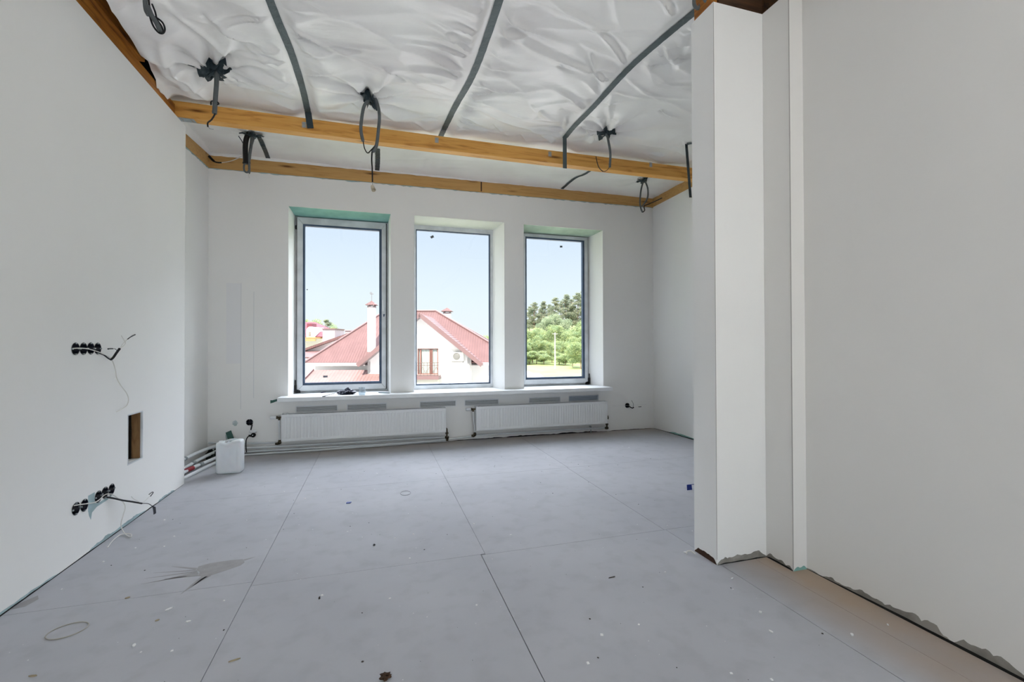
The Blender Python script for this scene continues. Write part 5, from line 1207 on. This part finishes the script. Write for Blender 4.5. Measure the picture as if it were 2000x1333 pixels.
# --- ground
def ground_z(u, d):
    u = np.asarray(u, float); d = np.asarray(d, float)
    hill = np.clip((d-118)/50, 0, 1.6)*9*np.clip((u+18)/22, 0.25, 1)
    return GZ + 0.25*vnoise(u/6, d/6, 3) - 0.0 + hill + np.clip((d-60)/60, 0, 1)*0.6
us = np.linspace(-140, 120, 105); ds_ = np.concatenate([np.linspace(7, 60, 22), np.linspace(62, 260, 80)])
Ug, Dg = np.meshgrid(us, ds_); Zg = ground_z(Ug, Dg); vs = np.stack([Ug, Dg, Zg], -1).reshape(-1, 3)
nU, nD = len(us), len(ds_); fs = [(j*nU+i, j*nU+i+1, (j+1)*nU+i+1, (j+1)*nU+i) for j in range(nD-1) for i in range(nU-1)]
me = bpy.data.meshes.new('ground'); me.from_pydata(vs.tolist(), [], fs); me.polygons.foreach_set('use_smooth', [True]*len(fs)); me.update()
M_GRASS = mat('meadow_grass', (0.24, 0.265, 0.10), 0.95, var2=(0.17, 0.215, 0.08), vscale=0.35, detail=8, bump=0.6, bscale=2.0)
me.materials.append(M_GRASS)
gro = bpy.data.objects.new('ground', me); COL.objects.link(gro); gro.matrix_world = LOT; struct(gro)
yd = MB().add([lot(-60, 12, GZ+0.30), lot(10, 12, GZ+0.30), lot(10, 58, GZ+0.30), lot(-60, 58, GZ+0.30)], [(0, 1, 2, 3)]); struct(yd.build('bounce_sheet', mat('pale_bounce', (0.50, 0.48, 0.46), 0.9, var=0.2, vscale=0.5), fix=False))  # added pale sheet below the view, keeps green bounce off the white walls
pth = MB(); P = smooth_path([(U(985, 82), 84, 0), (U(1020, 78), 79, 0), (U(1035, 72), 72, 0), (U(1046, 66), 66, 0), (U(1052, 60), 60, 0)], 8); vs = []
for i, q in enumerate(P):
    d = (P[min(i+1, len(P)-1)]-P[max(i-1, 0)]).normalized(); n_ = Vector((-d.y, d.x, 0))
    for k_ in (-1.1, 1.1): c = q+n_*k_; vs.append(lot(c.x, c.y, float(ground_z(c.x, c.y))+0.06))
pth.add(vs, [(i*2, i*2+1, i*2+3, i*2+2) for i in range(len(P)-1)]); struct(pth.build('path', mat('pale_path', (0.50, 0.46, 0.40), 0.9), fix=False))

# --- trees
def leaf_mesh(name, clumps, n, size, seed, m, vert=1.0):
    r_ = np.random.RandomState(seed); V = []; F = []
    tot = sum(c[3] for c in clumps)
    for cx, cy, cz, cr_, cv in clumps:
        k_ = max(4, int(n*cr_/tot))
        p = r_.randn(k_, 3); p /= np.linalg.norm(p, axis=1)[:, None]; p *= (r_.rand(k_, 1)**0.35)*cr_; p[:, 2] *= cv
        p += np.array([cx, cy, cz])
        a = r_.randn(k_, 3); a /= np.linalg.norm(a, axis=1)[:, None]; b = r_.randn(k_, 3); b -= a*(a*b).sum(1)[:, None]; b /= np.linalg.norm(b, axis=1)[:, None]
        s_ = size*(0.6+0.8*r_.rand(k_, 1))
        q = np.stack([p-a*s_, p-b*s_*0.6, p+a*s_, p+b*s_*0.6], 1).reshape(-1, 3)
        o = len(V)*1; V.append(q)
    V = np.concatenate(V); nq = len(V)//4
    me = bpy.data.meshes.new(name); me.from_pydata(V.tolist(), [], [(4*i, 4*i+1, 4*i+2, 4*i+3) for i in range(nq)]); me.update(); me.materials.append(m); return me
def leafmat(name, c1, c2, sc=0.8):
    m = mat(name, c1, 0.7, var2=c2, vscale=sc, detail=2)
    nt = m.node_tree; b = nt.nodes['Principled BSDF']; out = nt.nodes['Material Output']; tr = nt.nodes.new('ShaderNodeBsdfTranslucent'); mxs = nt.nodes.new('ShaderNodeMixShader'); mxs.inputs[0].default_value = 0.35
    src = b.inputs['Base Color'].links[0].from_socket; nt.links.new(src, tr.inputs[0]); nt.links.new(b.outputs[0], mxs.inputs[1]); nt.links.new(tr.outputs[0], mxs.inputs[2]); nt.links.new(mxs.outputs[0], out.inputs['Surface'])
    return m
M_BUSH = leafmat('bright_leaf', (0.40, 0.45, 0.21), (0.22, 0.31, 0.17)); M_PINE = leafmat('pine_needle', (0.36, 0.37, 0.26), (0.20, 0.25, 0.18)); M_BIRCH = leafmat('birch_leaf', (0.38, 0.43, 0.28), (0.25, 0.32, 0.21))
M_BARK = mat('grey_pink_bark', (0.26, 0.17, 0.13), 0.9)
def decid(seed, h, m, n=7000):
    r_ = random.Random(seed); cl = [(0, 0, h*0.62, h*0.26, 1.1)]
    for k_ in range(12):
        a = r_.random()*6.28; q = h*0.22*(0.5+r_.random()*0.7); cl.append((q*math.cos(a), q*math.sin(a), h*(0.22+0.66*r_.random()), h*(0.10+0.09*r_.random()), 0.9))
    return leaf_mesh('crown', cl, n, h*0.014, seed, m)
def pine(seed, h, n=9000):
    r_ = random.Random(seed); cl = []
    for k_ in range(44):
        t_ = 0.30+0.70*k_/43; rad = h*0.20*(1-t_)**0.55+h*0.015; a = r_.random()*6.28; q = rad*(0.3+0.7*r_.random())
        cl.append((q*math.cos(a), q*math.sin(a), h*t_, h*(0.045+0.06*(1-t_)), 0.5))
    return leaf_mesh('crown', cl, n, h*0.0085, seed, M_PINE)
def trunk_mesh(h, r0, seed):
    r_ = random.Random(seed); mb = MB().tube(smooth_path([(0, 0, -0.5), (0.1*r_.random(), 0, h*0.4), (0.2*r_.random(), 0.1, h*0.9)], 4), [r0*(1-0.8*i/8) for i in range(9)], 6)
    for k_ in range(6):
        a = r_.random()*6.28; z = h*(0.35+0.08*k_); mb.tube([(0.05, 0, z), (math.cos(a)*h*0.14, math.sin(a)*h*0.14, z+h*0.08)], [r0*0.35, r0*0.1], 5)
    me = bpy.data.meshes.new('trunk'); me.from_pydata([tuple(p) for p in mb.v], [], mb.f); me.polygons.foreach_set('use_smooth', mb.sm); me.materials.append(M_BARK); return me
DM = [decid(s_, 8, M_BUSH) for s_ in (1, 2, 3)]; BM = [decid(7, 8, M_BIRCH)]; PM = [pine(s_, 12) for s_ in (1, 2, 3)]
TD, TP = trunk_mesh(8*0.7, 0.14, 1), trunk_mesh(12, 0.18, 2)
def tree(name, u, d, top, mesh, tmesh, base_h, label, group, z=None, wide=1.0):
    zb = float(ground_z(u, d)) if z is None else z; k_ = (top-zb)/base_h
    t = bpy.data.objects.new(name, None); COL.objects.link(t); t.location = lot(u, d, zb); t.scale = (k_*wide, k_*wide, k_); t.rotation_euler = (0, 0, (u*7.3+d) % 6.28)
    tag(t, label, 'tree', group)
    for nm, me_ in (('crown', mesh), ('trunk', tmesh)):
        o = bpy.data.objects.new(nm, me_); COL.objects.link(o); o.parent = t
    return t
r_ = random.Random(31)
ORD = 'first second third fourth fifth sixth seventh eighth ninth tenth eleventh twelfth thirteenth fourteenth'.split()
for i, (px, py, d) in enumerate(((1020, 612, 150), (1034, 600, 158), (1044, 592, 150), (1056, 602, 160), (1063, 590, 152), (1074, 596, 160), (1085, 583, 150), (1096, 590, 162), (1106, 577, 152), (1117, 586, 160), (1128, 574, 150), (1139, 570, 156), (1150, 575, 152), (1008, 615, 155))):
    tree('pine_tree', U(px, d), d, H(py, d), PM[i % 3], TP, 12, 'tall grey green pine on the hill crest, %s' % ('beyond the left edge of the right window' if px < 1015 else 'beyond the right edge of the right window' if px > 1145 else ORD[i]+' from the left'), 'pines on the hill crest', wide=1.25)
LX = (1030, 1050, 1070, 1090, 1112, 1130, 1145, 1012, 1040, 1062, 1100, 1078, 1125, 1022)
for i, (px, py, d, w) in enumerate(((1030, 640, 124, 1.2), (1050, 634, 128, 1.3), (1070, 638, 122, 1.2), (1090, 632, 128, 1.3), (1112, 640, 122, 1.2), (1130, 628, 126, 1.3), (1145, 634, 120, 1.2), (1012, 640, 122, 1.2), (1040, 655, 112, 1.3), (1062, 662, 110, 1.2), (1100, 660, 112, 1.3), (1078, 668, 108, 1.2), (1125, 655, 108, 1.2), (1022, 665, 108, 1.2))):
    tree('leafy_tree', U(px, d), d, H(py, d), DM[i % 3], TD, 8, 'round bright leafy tree at the foot of the hill, %s from the left' % ORD[sorted(LX).index(px)], 'leafy trees at the foot of the hill', wide=w)
for i, (px, py, d) in enumerate(((1068, 612, 136), (1082, 606, 138), (1100, 615, 136))):
    tree('birch_tree', U(px, d), d, H(py, d), BM[0], TD, 8, '%s pale green birch before the dark pines' % ('left-hand', 'middle', 'right-hand')[i], 'birches before the pines', wide=0.9)
for i, (px, py, d) in enumerate(((1118, 672, 92), (1134, 660, 88), (1148, 668, 90))):
    tree('leafy_tree', U(px, d), d, H(py, d), DM[i], TD, 8, 'nearer light green tree right of the meadow, %s of three' % ('leftmost', 'middle', 'rightmost')[i], 'trees at the right edge of the meadow', wide=1.1)
for i, (px, py, d, w) in enumerate(((1020, 683, 104, 1.6), (1034, 686, 102, 1.6), (1048, 684, 103, 1.6), (1062, 689, 101, 1.6), (1092, 687, 101, 1.6), (1104, 690, 98, 1.6))):
    tree('shrub', U(px, d), d, H(py, d), DM[(i+1) % 3], TD, 8, 'low bright shrub along the meadow edge, %s from the left' % ORD[i], 'shrubs along the meadow edge', wide=w*1.4)
tree('leafy_tree', U(948, 90), 90, H(646, 90), DM[1], TD, 8, 'tree showing over the right shoulder of the red brown roof', None, wide=0.8)
tree('leafy_tree', U(963, 95), 95, H(655, 95), DM[0], TD, 8, 'half hidden tree behind the right pier of the middle window', None, wide=0.8)
tree('leafy_tree', U(654, 95), 95, H(632, 95), DM[2], TD, 8, 'rounded tree behind the beige block', None, wide=0.75)
tree('pine_tree', U(638, 100), 100, H(625, 100), PM[1], TP, 12, 'small pine between the crimson roof and the rounded tree', None, wide=1.3)
tree('leafy_tree', U(598, 100), 100, H(618, 100), DM[0], TD, 8, 'leafy tree top behind the crimson roof at the left window edge', None, wide=0.9)
tree('leafy_tree', U(614, 104), 104, H(626, 104), DM[1], TD, 8, 'lower leafy tree top behind the crimson roof', None, wide=0.9)
pd = 84.0; pu = U(1084, pd)
pole = lot_thing('utility_pole', (pu, pd, float(ground_z(pu, pd))), 'pale concrete utility pole standing before the leafy trees', 'utility pole')
lp_(pole, LB().tube([(pu, pd, float(ground_z(pu, pd))), (pu, pd, H(650, pd))], [0.16, 0.10], 10), 'post', mat('pale_concrete', (0.58, 0.56, 0.52), 0.8))
lp_(pole, LB().tube([(pu-0.5, pd, H(653, pd)), (pu+0.5, pd, H(653, pd))], 0.05, 6), 'crossarm', MATS['pale_concrete'])
for o in bpy.data.objects:
    for k_ in ('_b', '_l'):
        if k_ in o: del o[k_]
